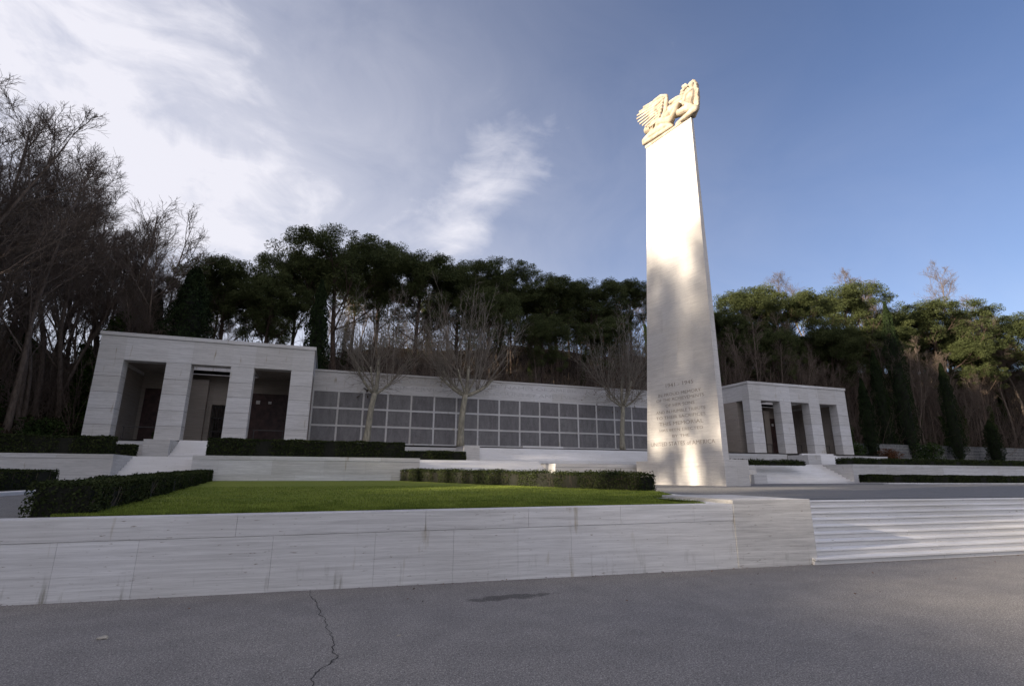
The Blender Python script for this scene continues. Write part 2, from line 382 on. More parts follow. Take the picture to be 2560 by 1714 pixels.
# front retaining wall along the road -------------------------------------------------
def wall_front():
    t = thing('retaining_wall', 'long low travertine wall along the asphalt holding up the lawn', 'wall', (0, 8.9, 0))
    u = np.array([1, -.075]); u /= np.linalg.norm(u); n = (u[1], -u[0])
    x0, x1 = -19., 7.36; O = (x0, front_y(x0)); L = (x1-x0)/u[0]
    def xa(px, py): return (atZ(px, py, .4)[0]-x0)/u[0]
    # top line climbs a little to the right
    def ztop(a): X = x0+a*u[0]; return 1.05+.0075*(X+4)
    base = MB(); cop = MB()
    cutsb = [1.9, 4.6, 7.2, 9.9, 12.6]+[xa(p, 1450) for p in (62, 272, 650, 968, 1232, 1463, 1665)]
    cutsb = [c for c in cutsb]; cutsb = [0]+cutsb+[L]
    zc = .30
    for a, b_ in zip(cutsb, cutsb[1:]):
        p = lambda aa, dd, z: (O[0]+u[0]*aa-n[0]*dd, O[1]+u[1]*aa-n[1]*dd, z)
        ga = .0015 if a else 0; gb = .0015 if b_ < L else 0
        a1, b1 = a+ga, b_-gb; za, zb = ztop(a1)-zc-.004, ztop(b1)-zc-.004
        base.hexa([p(a1,0,-.3),p(b1,0,-.3),p(b1,.4,-.3),p(a1,.4,-.3),p(a1,0,za),p(b1,0,zb),p(b1,.4,zb),p(a1,.4,za)])
    cc = [2.4, 5.6, 8.8, 11.9]+[xa(p, 1350) for p in (215, 640, 1010, 1240, 1466, 1662)]; cc = [0]+cc+[L]
    for a, b_ in zip(cc, cc[1:]):
        ga = .0015 if a else 0; gb = .0015 if b_ < L else 0
        a1, b1 = a+ga, b_-gb; za, zb = ztop(a1), ztop(b1)
        cop.hexa([p(a1,-.006,za-zc),p(b1,-.006,zb-zc),p(b1,.42,zb-zc),p(a1,.42,za-zc),p(a1,-.006,za),p(b1,-.006,zb),p(b1,.42,zb),p(a1,.42,za)])
    core = MB(); core.hexa([p(.02,.02,-.3),p(L-.02,.02,-.3),p(L-.02,.38,-.3),p(.02,.38,-.3),p(.02,.02,ztop(0)-.03),p(L-.02,.02,ztop(L)-.03),p(L-.02,.38,ztop(L)-.03),p(.02,.38,ztop(0)-.03)])
    base.build('wall_face', M_TRAVW, t); cop.build('coping', M_TRAVW, t, bevel=.004); core.build('wall_core', M_MORTAR, t)
    pier = MB(); O2 = (x1+.005, front_y(x1)-.012)
    blk = MB()
    blk.obox(O2, u, n, 0, 1.80, 0, 2.5, -.3, 1.205)
    q = blk.build('stair_cheek_block', M_TRAV, None, bevel=.008); tag(q, 'big square travertine block ending the wall left of the front steps', 'block')
wall_front()

def front_steps():
    t = thing('front_steps', 'broad flight of nine pale travertine steps rising from the asphalt', 'stairs', (20, 8, 0))
    u = np.array([1, -.075]); u /= np.linalg.norm(u); n = (u[1], -u[0]); O = (9.18, front_y(9.18)-.10); L = 44
    rr = random.Random(3)
    for k in range(9):
        mb = MB(); z0 = k*Z1/9; z1 = (k+1)*Z1/9
        a = -.16 if k == 0 else 0.; first = a
        d0 = k*.305; x = first
        while x < L:
            l = 3.0+1.4*rr.random(); e = min(L, x+l)
            w_ = rr.random()*.003
            mb.obox(O, u, n, x+.002, e-.002, d0+.042+w_, d0+.36 if k < 8 else d0+.55, (z0 if k else -.3), z1-.047)
            mb.obox(O, u, n, x+.01, e-.01, d0+.08+w_, d0+.33, z1-.049, z1-.037)
            mb.obox(O, u, n, x+.002, e-.002, d0+w_, d0+.36 if k < 8 else d0+.55, z1-.0385, z1)
            x = e
        mb.build('step', M_STEP, t, bevel=.004)
front_steps()

# curb strip of the lawn on the right, and left path curb
def prism(mb, poly, z0, z1, mi=0):
    nn = len(poly); z0f = z0 if callable(z0) else (lambda x, y: z0); z1f = z1 if callable(z1) else (lambda x, y: z1)
    vs = [(x, y, z0f(x, y)) for x, y in poly]+[(x, y, z1f(x, y)) for x, y in poly]
    mb.add(vs, [tuple(range(nn))[::-1], tuple(range(nn, 2*nn))]+[(i, (i+1) % nn, nn+(i+1) % nn, nn+i) for i in range(nn)], mi)
a0 = atZ(1640, 1236, 1.10); a1 = atZ(1840, 1247.5, 1.13)
mb = MB(); prism(mb, [(7.3, front_y(7.3)+.38), (7.37, front_y(7.3)+2.5), (a1[0], a1[1]+.8), (a0[0]+.3, a0[1]+.5), (hI1[0]+.2, hI1[1]+.3), (hI1[0]-.1, hI1[1]), (tip[0]+.02, tip[1]+.05), (tip[0]-.2, front_y(tip[0])+.43)], .7, 1.145)
tag(mb.build('lawn_curb', M_STEP, bevel=.01), 'white stone curb wedge between lawn tip and plaza', 'curb')

# ------------------------------------------------------------------ terraces
def wall_thing(name, label, O, u, n, L, z0, z1, T=.45, cop=.22, ln=2.6, hs=(1, 1), mat=M_TRAV, rs=1, cat='wall'):
    t = thing(name, label, cat, (O[0]+u[0]*L/2, O[1]+u[1]*L/2, z0))
    mb = MB(); blocks(mb, O, u, n, L, z0-.3, z1-cop-.003, T, hs, ln, rs=rs); mb.build('wall_face', [mat, M_MORTAR], t)
    c = MB(); x = 0; rr = random.Random(rs+9)
    while x < L-.01:
        e = min(L, x+ln*1.3*(.8+.4*rr.random())); e = L if L-e < .8 else e
        c.obox(O, u, n, x+.003, e-.003, -.02, T+.02, z1-cop, z1); x = e
    c.build('coping', mat, t, bevel=.006)
    return t
wall_thing('terrace_wall', 'travertine terrace wall left of the left stair, below the tall hedge', (-30, YT), EX, FRONT, 30-10.46, Z1, 2.66, rs=4)
wall_thing('terrace_wall', 'long travertine terrace wall behind the lawn, below the middle hedge', (-6.83, YT), EX, FRONT, 12.44, 1.15, 2.66, rs=5)
wall_thing('terrace_wall', 'low travertine wall running into the base of the tall pylon', (14.87, YT), EX, FRONT, 17.4, Z1, 2.42, rs=6)
wall_thing('terrace_wall', 'pale terrace wall right of the right stair with hedges above and below', (42.82, YT), EX, FRONT, 34, Z1, 2.64, rs=7)
wall_thing('terrace_wall', 'short upper travertine wall left of the left pavilion steps', (-22, 40.4), EX, FRONT, 11.3, Z2, 3.75, rs=8)
wall_thing('terrace_wall', 'upper travertine wall seen as a white strip above the small dark hedge', (-6.9, 40.4), EX, FRONT, 16.6, Z2, 3.74, rs=9)
wall_thing('terrace_wall', 'upper travertine wall below the right pavilion left of its steps', (29, 40.4), EX, FRONT, 14.6, Z2, 3.74, rs=10)
wall_thing('terrace_wall', 'upper travertine wall below the right pavilion right of its steps', (49.6, 40.4), EX, FRONT, 8.3, Z2, 3.70, rs=11)
# cheek walls going back beside the stairs
def cheek(label, x, y0, y1, z0, z1, side, T=.4):
    O = (x, y0) if side == 'R' else (x, y1)
    mb = MB()
    if side == 'R': mb.box(x-T, x, y0+.452, y1, z0-.2, z1)
    else: mb.box(x, x+T, y0+.452, y1, z0-.2, z1)
    tag(mb.build('stair_cheek', M_TRAV, bevel=.006), label, 'wall')
cheek('travertine side wall on the left of the left lower stair', -10.462, YT, 36.4, Z1, 2.66, 'R')
cheek('travertine side wall right of the left lower stair', -6.828, YT, 36.4, Z1, 2.66, 'L')
cheek('travertine side wall right of the middle stair', 14.872, YT, 36.4, Z1, 2.42, 'L')
cheek('travertine side wall at the right end of the right stair', 42.822, YT, 36.4, Z1, 2.64, 'L')
def stairs(name, label, x0, x1, y0, y1, z0, z1, nst, mat=M_STEP, cat='stairs'):
    t = thing(name, label, cat, ((x0+x1)/2, y0, z0)); tr = (y1-y0)/nst; rr = random.Random(int(x0*10))
    for k in range(nst):
        mb = MB(); za = z0+(z1-z0)*k/nst; zb = z0+(z1-z0)*(k+1)/nst; x = x0
        while x < x1-.01:
            e = min(x1, x+2.4+1.5*rr.random()); e = x1 if x1-e < .7 else e
            mb.box(x+.002, e-.002, y0+k*tr, y0+(k+1)*tr+.12, za-(.3 if k == 0 else .0), zb); x = e
        mb.build('step', mat, t, bevel=.005)
    return t
stairs('stairs', 'narrow lower travertine stair between the two left terrace walls', -10.455, -6.835, YT, 36.2, 1.2, Z2, 9)
stairs('stairs', 'wide lower travertine stair behind the back hedge of the lawn', 5.62, 14.865, YT, 36.2, 1.2, Z2, 9)
stairs('stairs', 'wide lower travertine stair between pylon and right terrace wall', 32.3, 42.815, YT, 36.2, Z1, Z2, 9)
stairs('stairs', 'short upper stair leading to the left pavilion', -9.22, -6.9, 38.0, 40.4, Z2, Z3-.02, 8)
stairs('stairs', 'broad upper stair in front of the wall of name tablets', 10.95, 29, 38.0, 40.4, Z2, Z3-.1, 8)
stairs('stairs', 'short upper stair leading to the right pavilion', 45.3, 49.6, 38.0, 40.4, Z2, Z3-.02, 8)
for lab, x0, x1, y0, y1, z0, z1 in (('travertine block left of the upper stair of the left pavilion', -10.66, -9.235, 38.0, 40.39, Z2, 3.76),
        ('travertine block at the left end of the broad upper stair', 9.70, 10.93, 38.0, 40.39, Z2, 3.77),
        ('travertine block left of the upper stair of the right pavilion', 43.64, 45.28, 38.0, 40.39, Z2, 3.62),
        ('small travertine step block beside the pylon base', 31.0, 32.27, 32.0, YT-.03, Z1, 1.75)):
    mb = MB(); mb.box(x0, x1, y0, y1, z0-.2, z1); tag(mb.build('stair_block', M_TRAV, bevel=.008), lab, 'block')
t = thing('stone_bench', 'low pale stone bench standing before the middle name tablets', 'bench', (17.2, 41, Z3))
mb = MB(); mb.box(15.45, 19.15, 40.75, 41.35, 3.84, 4.02); mb.build('seat', M_STEP, t, bevel=.01)
for x in (15.8, 18.4):
    mb = MB(); mb.box(x, x+.35, 40.8, 41.3, 3.8, 3.838); mb.build('leg', M_STEP, t)

# left path curb beside the hedges
c0 = atZ(0, 1234, 1.1); c1 = atZ(62, 1229, 1.1)
mb = MB(); prism(mb, [(c0[0]-6, c0[1]-3.2), (c0[0], c0[1]-.5), (c1[0], c1[1]+2), (-8.3, 28), (-8.7, 28), (c1[0]-.3, c1[1]+2.4), (c0[0]-.3, c0[1]+.1), (c0[0]-6, c0[1]-2.6)], .8, 1.14)
tag(mb.build('path_curb', M_STEP, bevel=.01), 'pale stone curb beside the path at the left edge of the lawn', 'curb')
mb = MB(); prism(mb, [(34, 28.7), (42.5, 29.9), (62, 25.6), (75, 22.6), (75, 23.0), (62, 26.0), (42.5, 30.35), (34, 29.1)][1:7], .7, 1.12)
tag(mb.build('path_curb', M_STEP, bevel=.01), 'pale stone curb in front of the right lower hedge', 'curb')

# ------------------------------------------------------------------ pavilions
def pavilion(X0, side, label):
    """square-pier travertine portico, open ceiling, side opening next to the front corner pier"""
    zf, zl, zt = Z3, 9.365, 11.30
    t = thing('memorial_pavilion', label, 'pavilion', (X0+W/2, YP+4, zf)); yb = 50.3
    pl = MB(); pl.box(X0-.25, X0+W+.25, YP-.9, YP-.25, zf-.75, zf-.005); pl.box(X0-.12, X0+W+.12, YP-.247, yb+.1, zf-.75, zf+.0)
    pl.build('plinth', M_TRAV, t, bevel=.008)
    rr = random.Random(int(X0))
    for k in range(4):
        x = X0+k*(PA+PB); mb = MB()
        blocks(mb, (x, YP), EX, FRONT, PA, zf+.003, zl-.003, .97, (.95, 1.0, 1.05, 1.0, 1.1), [], gap=.022, rs=k)
        mb.build('pier', [M_TRAV, M_DARKJ], t, bevel=.006)
    # entablature: blocks over piers and bays
    mb = MB(); cuts = []
    for k in range(3): cuts += [k*(PA+PB)+PA, (k+1)*(PA+PB)]
    blocks(mb, (X0, YP-.012), EX, FRONT, W, zl+.003, zt-.26, .95, (1,), cuts, gap=.004)
    for xs_, nn in ((X0, 0), (X0+W-.95, 1)):
        off = -.0 if nn == 0 else .0
        mb.box(xs_, xs_+.95, YP+.942, 46.1, zl+.003, zt-.26); mb.box(xs_, xs_+.95, 46.104, yb, zl+.003, zt-.26)
    mb.box(X0+.953, X0+W-.953, yb-.9, yb, zl+.003, zt-.26)
    mb.build('entablature', [M_TRAV, M_MORTAR], t, bevel=.004)
    mb = MB(); xx = [X0-.08, X0+3.4, X0+7.0, X0+10.6, X0+W+.08]
    for a, b_ in zip(xx, xx[1:]): mb.box(a+.002, b_-.002, YP-.09, YP+1.0, zt-.257, zt)
    mb.box(X0-.08, X0+1.0, YP+1.004, yb+.08, zt-.257, zt); mb.box(X0+W-1.0, X0+W+.08, YP+1.004, yb+.08, zt-.257, zt); mb.box(X0+1.004, X0+W-1.004, yb-1.0, yb+.08, zt-.257, zt)
    mb.build('cornice', M_TRAV, t, bevel=.01)
    # ceiling ring around an opening to the sky
    ox0, ox1, oy0, oy1 = X0+4.6, X0+9.4, YP+2.2, YP+5.6
    mb = MB(); zc = zl+.25
    mb.box(X0+.96, ox0, YP+.95, yb-.91, zc, zc+.3); mb.box(ox1, X0+W-.96, YP+.95, yb-.91, zc, zc+.3)
    mb.box(ox0+.003, ox1-.003, YP+.95, oy0, zc, zc+.3); mb.box(ox0+.003, ox1-.003, oy1, yb-.91, zc, zc+.3)
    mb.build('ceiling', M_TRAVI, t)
    mb = MB()
    for dz, e, h in ((-.05, 0, .352), (.303, .28, 1.2)):
        for (a, b_, c, d_) in ((ox0-e, ox1+e, oy0-e-.12, oy0-e), (ox0-e, ox1+e, oy1+e, oy1+e+.12), (ox0-e-.12, ox0-e-.003, oy0-e, oy1+e), (ox1+e+.003, ox1+e+.12, oy0-e, oy1+e)):
            mb.box(a, b_, c, d_, zc+dz, zc+dz+h)
    mb.build('skylight_frame', M_TRAV, t)
    # side walls: opening beside the corner pier, then solid; back wall with doorway and niches
    for xs_ in (X0+.02, X0+W-.92):
        mb = MB()
        inner = (side == 'R') == (xs_ < X0+1); y_ = 43.86 if inner else YP+.975
        blocks(mb, (xs_, y_), EX, FRONT, .90, zf, zl, 47.86-y_, (1, 1, 1), [], gap=.012, core=False, rs=int(xs_))
        mb.box(xs_, xs_+.9, 47.9, yb, zf, zl)
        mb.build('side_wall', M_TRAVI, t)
    mb = MB(); dx = X0+W*.5-.1
    bw = 48.6
    mb.box(X0+.95, dx-.75, bw, yb-.02, zf, zc); mb.box(dx+.75, X0+W-.95, bw, yb-.02, zf, zc); mb.box(dx-.748, dx+.748, bw, yb-.02, zf+3.4, zc)
    mb.box(dx-2.6, dx-1.1, bw-.5, bw-.003, zf, zc-.4); mb.box(dx+1.1, dx+1.9, bw-.5, bw-.003, zf, zc-.4)
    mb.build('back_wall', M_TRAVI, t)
    mb = MB()
    for k in range(9): x = dx-.66+k*.165; mb.box(x-.018, x+.018, bw+.3, bw+.336, zf+.02, zf+3.38)
    for z in (zf+.1, zf+1.2, zf+2.3, zf+3.2): mb.box(dx-.74, dx+.74, bw+.29, bw+.346, z, z+.06)
    mb.build('bronze_gate', M_BRONZE, t)
    mb = MB(); mb.box(dx+2.1, dx+5.2, bw-.07, bw-.003, zf+.3, zf+4.5); pn = mb.build('map_panel', M_REDMARBLE, t)
    mb = MB(); mb.box(dx-5.6, dx-3.1, bw-.07, bw-.003, zf+.3, zf+4.5); mb.build('map_panel', M_REDMARBLE, t)
    for e0, e1, f0, f1 in ((2.55, 2.85, 3.6, 3.9), (3.5, 3.75, 3.65, 3.85)):
        mb = MB(); mb.box(dx+e0, dx+e1, bw-.09, bw-.072, zf+f0, zf+f1); mb.build('seal', M_TRAV, pn)
    return t
PVL = pavilion(XL, 'L', 'near left travertine pavilion with four square piers, nearest to the camera')
PVR = pavilion(XR, 'R', 'smaller looking travertine pavilion with four piers right behind the pylon')

def railing(x0, x1, y, label, h=1.05):
    t = thing('railing', label, 'railing', ((x0+x1)/2, y, Z3))
    mb = MB(); mb.box(x0, x1, y-.03, y+.03, Z3+h-.07, Z3+h); mb.build('top_rail', M_BRONZE, t, bevel=.008)
    for x in (x0+.06, x1-.12):
        mb = MB(); mb.box(x, x+.06, y-.028, y+.028, Z3, Z3+h-.072); mb.build('post', M_BRONZE, t)
bay = lambda X0, k: (X0+PA+k*(PA+PB), X0+(k+1)*(PA+PB))
for X0, k, lab in ((XL, 0, 'dark bronze rail in the left bay of the left pavilion'), (XL, 2, 'dark bronze rail in the right bay of the left pavilion'),
                   (XR, 0, 'dark bronze rail in the left bay of the right pavilion'), (XR, 1, 'dark bronze rail in the middle bay of the right pavilion'), (XR, 2, 'dark bronze rail in the right bay of the right pavilion')):
    a, b_ = bay(X0, k)
    if X0 == XL: railing(a+.25, b_-.15, 43.3, lab)
    else: railing(a+.9, b_-.35, 43.3, lab)
t = thing('flower_wreath', 'small dark wreath on the floor behind the rail in the left bay', 'wreath', (-11.2, 44.1, Z3))
rg = np.random.default_rng(3); th = rg.random(500)*6.283; cc = np.stack([-11.4+.42*np.cos(th), 44.1+rg.normal(size=500)*.06, Z3+.5+.42*np.sin(th)*.9], 1)+rg.normal(size=(500, 3))*.05
link(bpy.data.objects.new('foliage', np_faces('wreath', leaves(rg, cc, .14), 4, M_HEDGE)), t)
mb = MB(); mb.tube([(-11.6, 44.15, Z3), (-11.4, 44.1, Z3+.9)], .015, 5); mb.tube([(-11.2, 44.15, Z3), (-11.4, 44.1, Z3+.9)], .015, 5); mb.build('stand', M_BRONZE, t)

# ------------------------------------------------------------------ wall of the missing
def name_wall():
    t = thing('name_wall', 'long travertine wall of dark name tablets between the two pavilions', 'memorial wall', (20, YN, Z3))
    x0, x1 = XL+W-.02, XR+.02; g0, gs = .66, 2.065
    zt, p1, p0 = 10.37, 8.60, 4.21
    mb = MB(); blocks(mb, (x0, YN-.02), EX, FRONT, x1-x0, p1+.06, zt-.16, .8, (1, 1), 3.1, gap=.004, core=False, rs=2)
    mb.box(x0, x1, YN+.02, YN+.8, Z3-.3, p1+.058); mb.build('wall_body', M_TRAV, t)
    mb = MB(); mb.box(x0, x1, YN-.09, YN+.85, zt-.157, zt); mb.build('cornice', M_TRAV, t, bevel=.01)
    mb = MB(); mb.box(x0, x1, YN-.10, YN+.018, Z3-.05, p0-.04); mb.build('dark_base', M_DARKSTONE, t)
    ph = (p1-p0)/3; sw = .075
    mb = MB()
    for k in range(4): mb.box(x0, x1, YN-.035, YN+.017, p0+k*ph-sw-(.0 if k else -.04), p0+k*ph+sw-(.01 if k == 3 else 0))
    xs_ = [g0+gs*k for k in range(-1, 20)]
    for x in xs_:
        if x0 < x < x1:
            for k in range(3): mb.box(x-sw, x+sw, YN-.034, YN+.016, p0+k*ph+sw+.001, p0+(k+1)*ph-sw-(.001 if k < 2 else .001))
    mb.build('tablet_frame', M_TRAV, t)
    ed = [x0]+[x for x in xs_ if x0 < x < x1]+[x1]
    for a, b_ in zip(ed, ed[1:]):
        for k in range(3):
            m = MB(); m.box(a+(sw if a > x0 else .05)+.002, b_-(sw if b_ < x1 else .05)-.002, YN-.012, YN+.015, p0+k*ph+sw+.002, p0+(k+1)*ph-sw-.012)
            m.build('name_tablet', M_PANEL, t)
    return t
NW = name_wall()

def text_mesh(s, mat, name, extr=.004):
    cu = bpy.data.curves.new('txt', 'FONT'); cu.body = s; cu.size = 1.; cu.extrude = extr; cu.align_x = 'LEFT'; cu.resolution_u = 3
    o = bpy.data.objects.new('txt', cu); COL.objects.link(o)
    dg = bpy.context.evaluated_depsgraph_get(); dg.update()
    me = bpy.data.meshes.new_from_object(o.evaluated_get(dg)); bpy.data.objects.remove(o); me.materials.clear(); me.materials.append(mat)
    me.name = name; xs_ = [v.co.x for v in me.vertices]
    return me, min(xs_), max(xs_)
def put_text(s, P0, P1, h, up, nrm, mat, name, parent):
    """text running from P0 to P1 along a face, cap height h, standing 2 mm proud of it"""
    me, xa, xb = text_mesh(s, mat, name)
    P0, P1 = Vector(P0), Vector(P1); d = (P1-P0); L = d.length; d.normalize(); kx = L/(xb-xa); ky = h/.73
    M = Matrix.Identity(4); n = Vector(nrm).normalized(); up = Vector(up)
    for i in range(3): M[i][0] = d[i]*kx; M[i][1] = up[i]*ky; M[i][2] = n[i]; M[i][3] = P0[i]+n[i]*.001-d[i]*xa*kx
    me.transform(M); o = bpy.data.objects.new(name, me); return link(o, parent)
zr1, zr2 = 9.62, 8.98
put_text('HERE ARE RECORDED THE NAMES OF AMERICANS WHO GAVE THEIR LIVES', (4.1, YN-.0225, zr1), (36.0, YN-.0225, zr1), .34, (0, 0, 1), (0, -1, 0), M_LETTERL, 'inscription', NW)
put_text('IN THE SERVICE OF THEIR COUNTRY AND WHO SLEEP IN UNKNOWN GRAVES', (3.6, YN-.0225, zr2), (36.5, YN-.0225, zr2), .34, (0, 0, 1), (0, -1, 0), M_LETTERL, 'inscription', NW)

# ------------------------------------------------------------------ pylon
HD = rad(-12.5); T3 = np.array([math.sin(HD), math.cos(HD), 0.]); N3 = np.array([-T3[1], T3[0], 0.]); R3 = -N3
BR = np.array([22.54, 25.48, Z1])
def pyl(a, c, z): q = BR+T3*a+R3*c; return (q[0], q[1], z)
def pylon():
    t = thing('memorial_pylon', 'very tall pale travertine pylon with carved inscription, sunlit at the top', 'pylon', tuple(BR))
    mb = MB()
    zs = [Z1-.2, 1.05+.35, 2.62]
    def blk(a0, a1, c0, c1, z0, z1): mb.hexa([pyl(a0,c0,z0), pyl(a1,c0,z0), pyl(a1,c1,z0), pyl(a0,c1,z0), pyl(a0,c0,z1), pyl(a1,c0,z1), pyl(a1,c1,z1), pyl(a0,c1,z1)])
    cuts = [0, 1.7, 3.9, 5.2, 7.2]
    for a, b_ in zip(cuts, cuts[1:]): blk(a+.003, b_-.003, 0, 1.2, Z1-.2, 2.18)
    blk(.0, 7.2, .003, 1.2, 2.186, 2.62); blk(0, 7.2, 1.203, 2.37, Z1-.2, 2.62)
    mb.build('base', M_TRAVP, t, bevel=.008)
    mb = MB(); z = 2.622; ztR = 26.45
    zz = [2.622, 3.1]+[3.1+(26.45-3.1)*k/14 for k in range(1, 15)]
    def sec(z, slope=0.):
        k = (z-2.62)/(26.45-2.62)
        A = 6.17+(4.28-6.17)*k; ce = .60+(.27-.60)*k; cb = 1.9+(1.2-1.9)*k; a0 = .07-.08*k
        return [(a0, .035), (a0, ce), (a0+(cb-ce), cb), (A-(cb-ce)*.8, cb), (A, ce), (A, .035)]
    for k in range(len(zz)-1):
        g_ = .004; za, zb = zz[k]+(g_ if k else 0), zz[k+1]-(0 if k == len(zz)-2 else 0)
        s0, s1 = sec(za), sec(zb)
        # split each course in two or three stones on the long face
        f = [0, .5, 1] if k % 2 else [0, .27, .73, 1]
        def edge(s, q): return (s[0][0]+(s[5][0]-s[0][0])*q, s[0][1])
        for q0, q1 in zip(f, f[1:]):
            e0 = .0015
            p = []
            for s, zq in ((s0, za), (s1, zb-.0)):
                x0, x1 = edge(s, q0+(e0*.4 if q0 else 0)), edge(s, q1-(e0*.4 if q1 < 1 else 0))
                p += [pyl(x0[0], .035, zq), pyl(x1[0], .035, zq), pyl(x1[0], .2, zq), pyl(x0[0], .2, zq)]
            mb.hexa(p)
        b0 = [(a, max(c, .203)) for a, c in s0]; b1 = [(a, max(c, .203)) for a, c in s1]
        nn = 6; vs = [pyl(a, c, za) for a, c in b0]+[pyl(a, c, zb) for a, c in b1]
        mb.add(vs, [tuple(range(nn))[::-1], tuple(range(nn, 2*nn))]+[(i, (i+1) % nn, nn+(i+1) % nn, nn+i) for i in range(nn)])
    mb.build('shaft', M_TRAVP, t)
    PP = np.array(pyl(0, .035, 0)); 
    Z_ = lambda zx, zy: (1600+zx/9.758, 920+zy/9.758)
    z5 = lambda zx, zy: (1580+zx*.2105, 900+zy*.2105)
    lines = [('1941 - 1945', Z_(630, 470), Z_(1300, 370), .27), ('IN PROUD MEMORY', Z_(450, 712), Z_(1490, 555), .21), ('OF THE ACHIEVEMENTS', Z_(405, 850), Z_(1560, 668), .21),
             ('OF HER SONS', Z_(625, 955), Z_(1330, 860), .21), ('AND IN HUMBLE TRIBUTE', Z_(400, 1140), Z_(1600, 975), .21), ('TO THEIR SACRIFICES', Z_(400, 1275), Z_(1600, 1125), .21),
             ('THIS MEMORIAL', Z_(475, 1425), Z_(1550, 1305), .25), ('HAS BEEN ERECTED', z5(330, 857), z5(845, 807), .19), ('BY THE', z5(480, 918), z5(685, 898), .19),
             ('UNITED STATES of AMERICA', z5(228, 1035), z5(990, 972), .27)]
    for s, p, q, h in lines:
        A, B = onplane(*p, PP, N3), onplane(*q, PP, N3); zm = (A[2]+B[2])/2; A[2] = B[2] = zm
        put_text(s, A, B, h, (0, 0, 1), N3, M_LETTER, 'inscription', t)
    return t
PY = pylon()

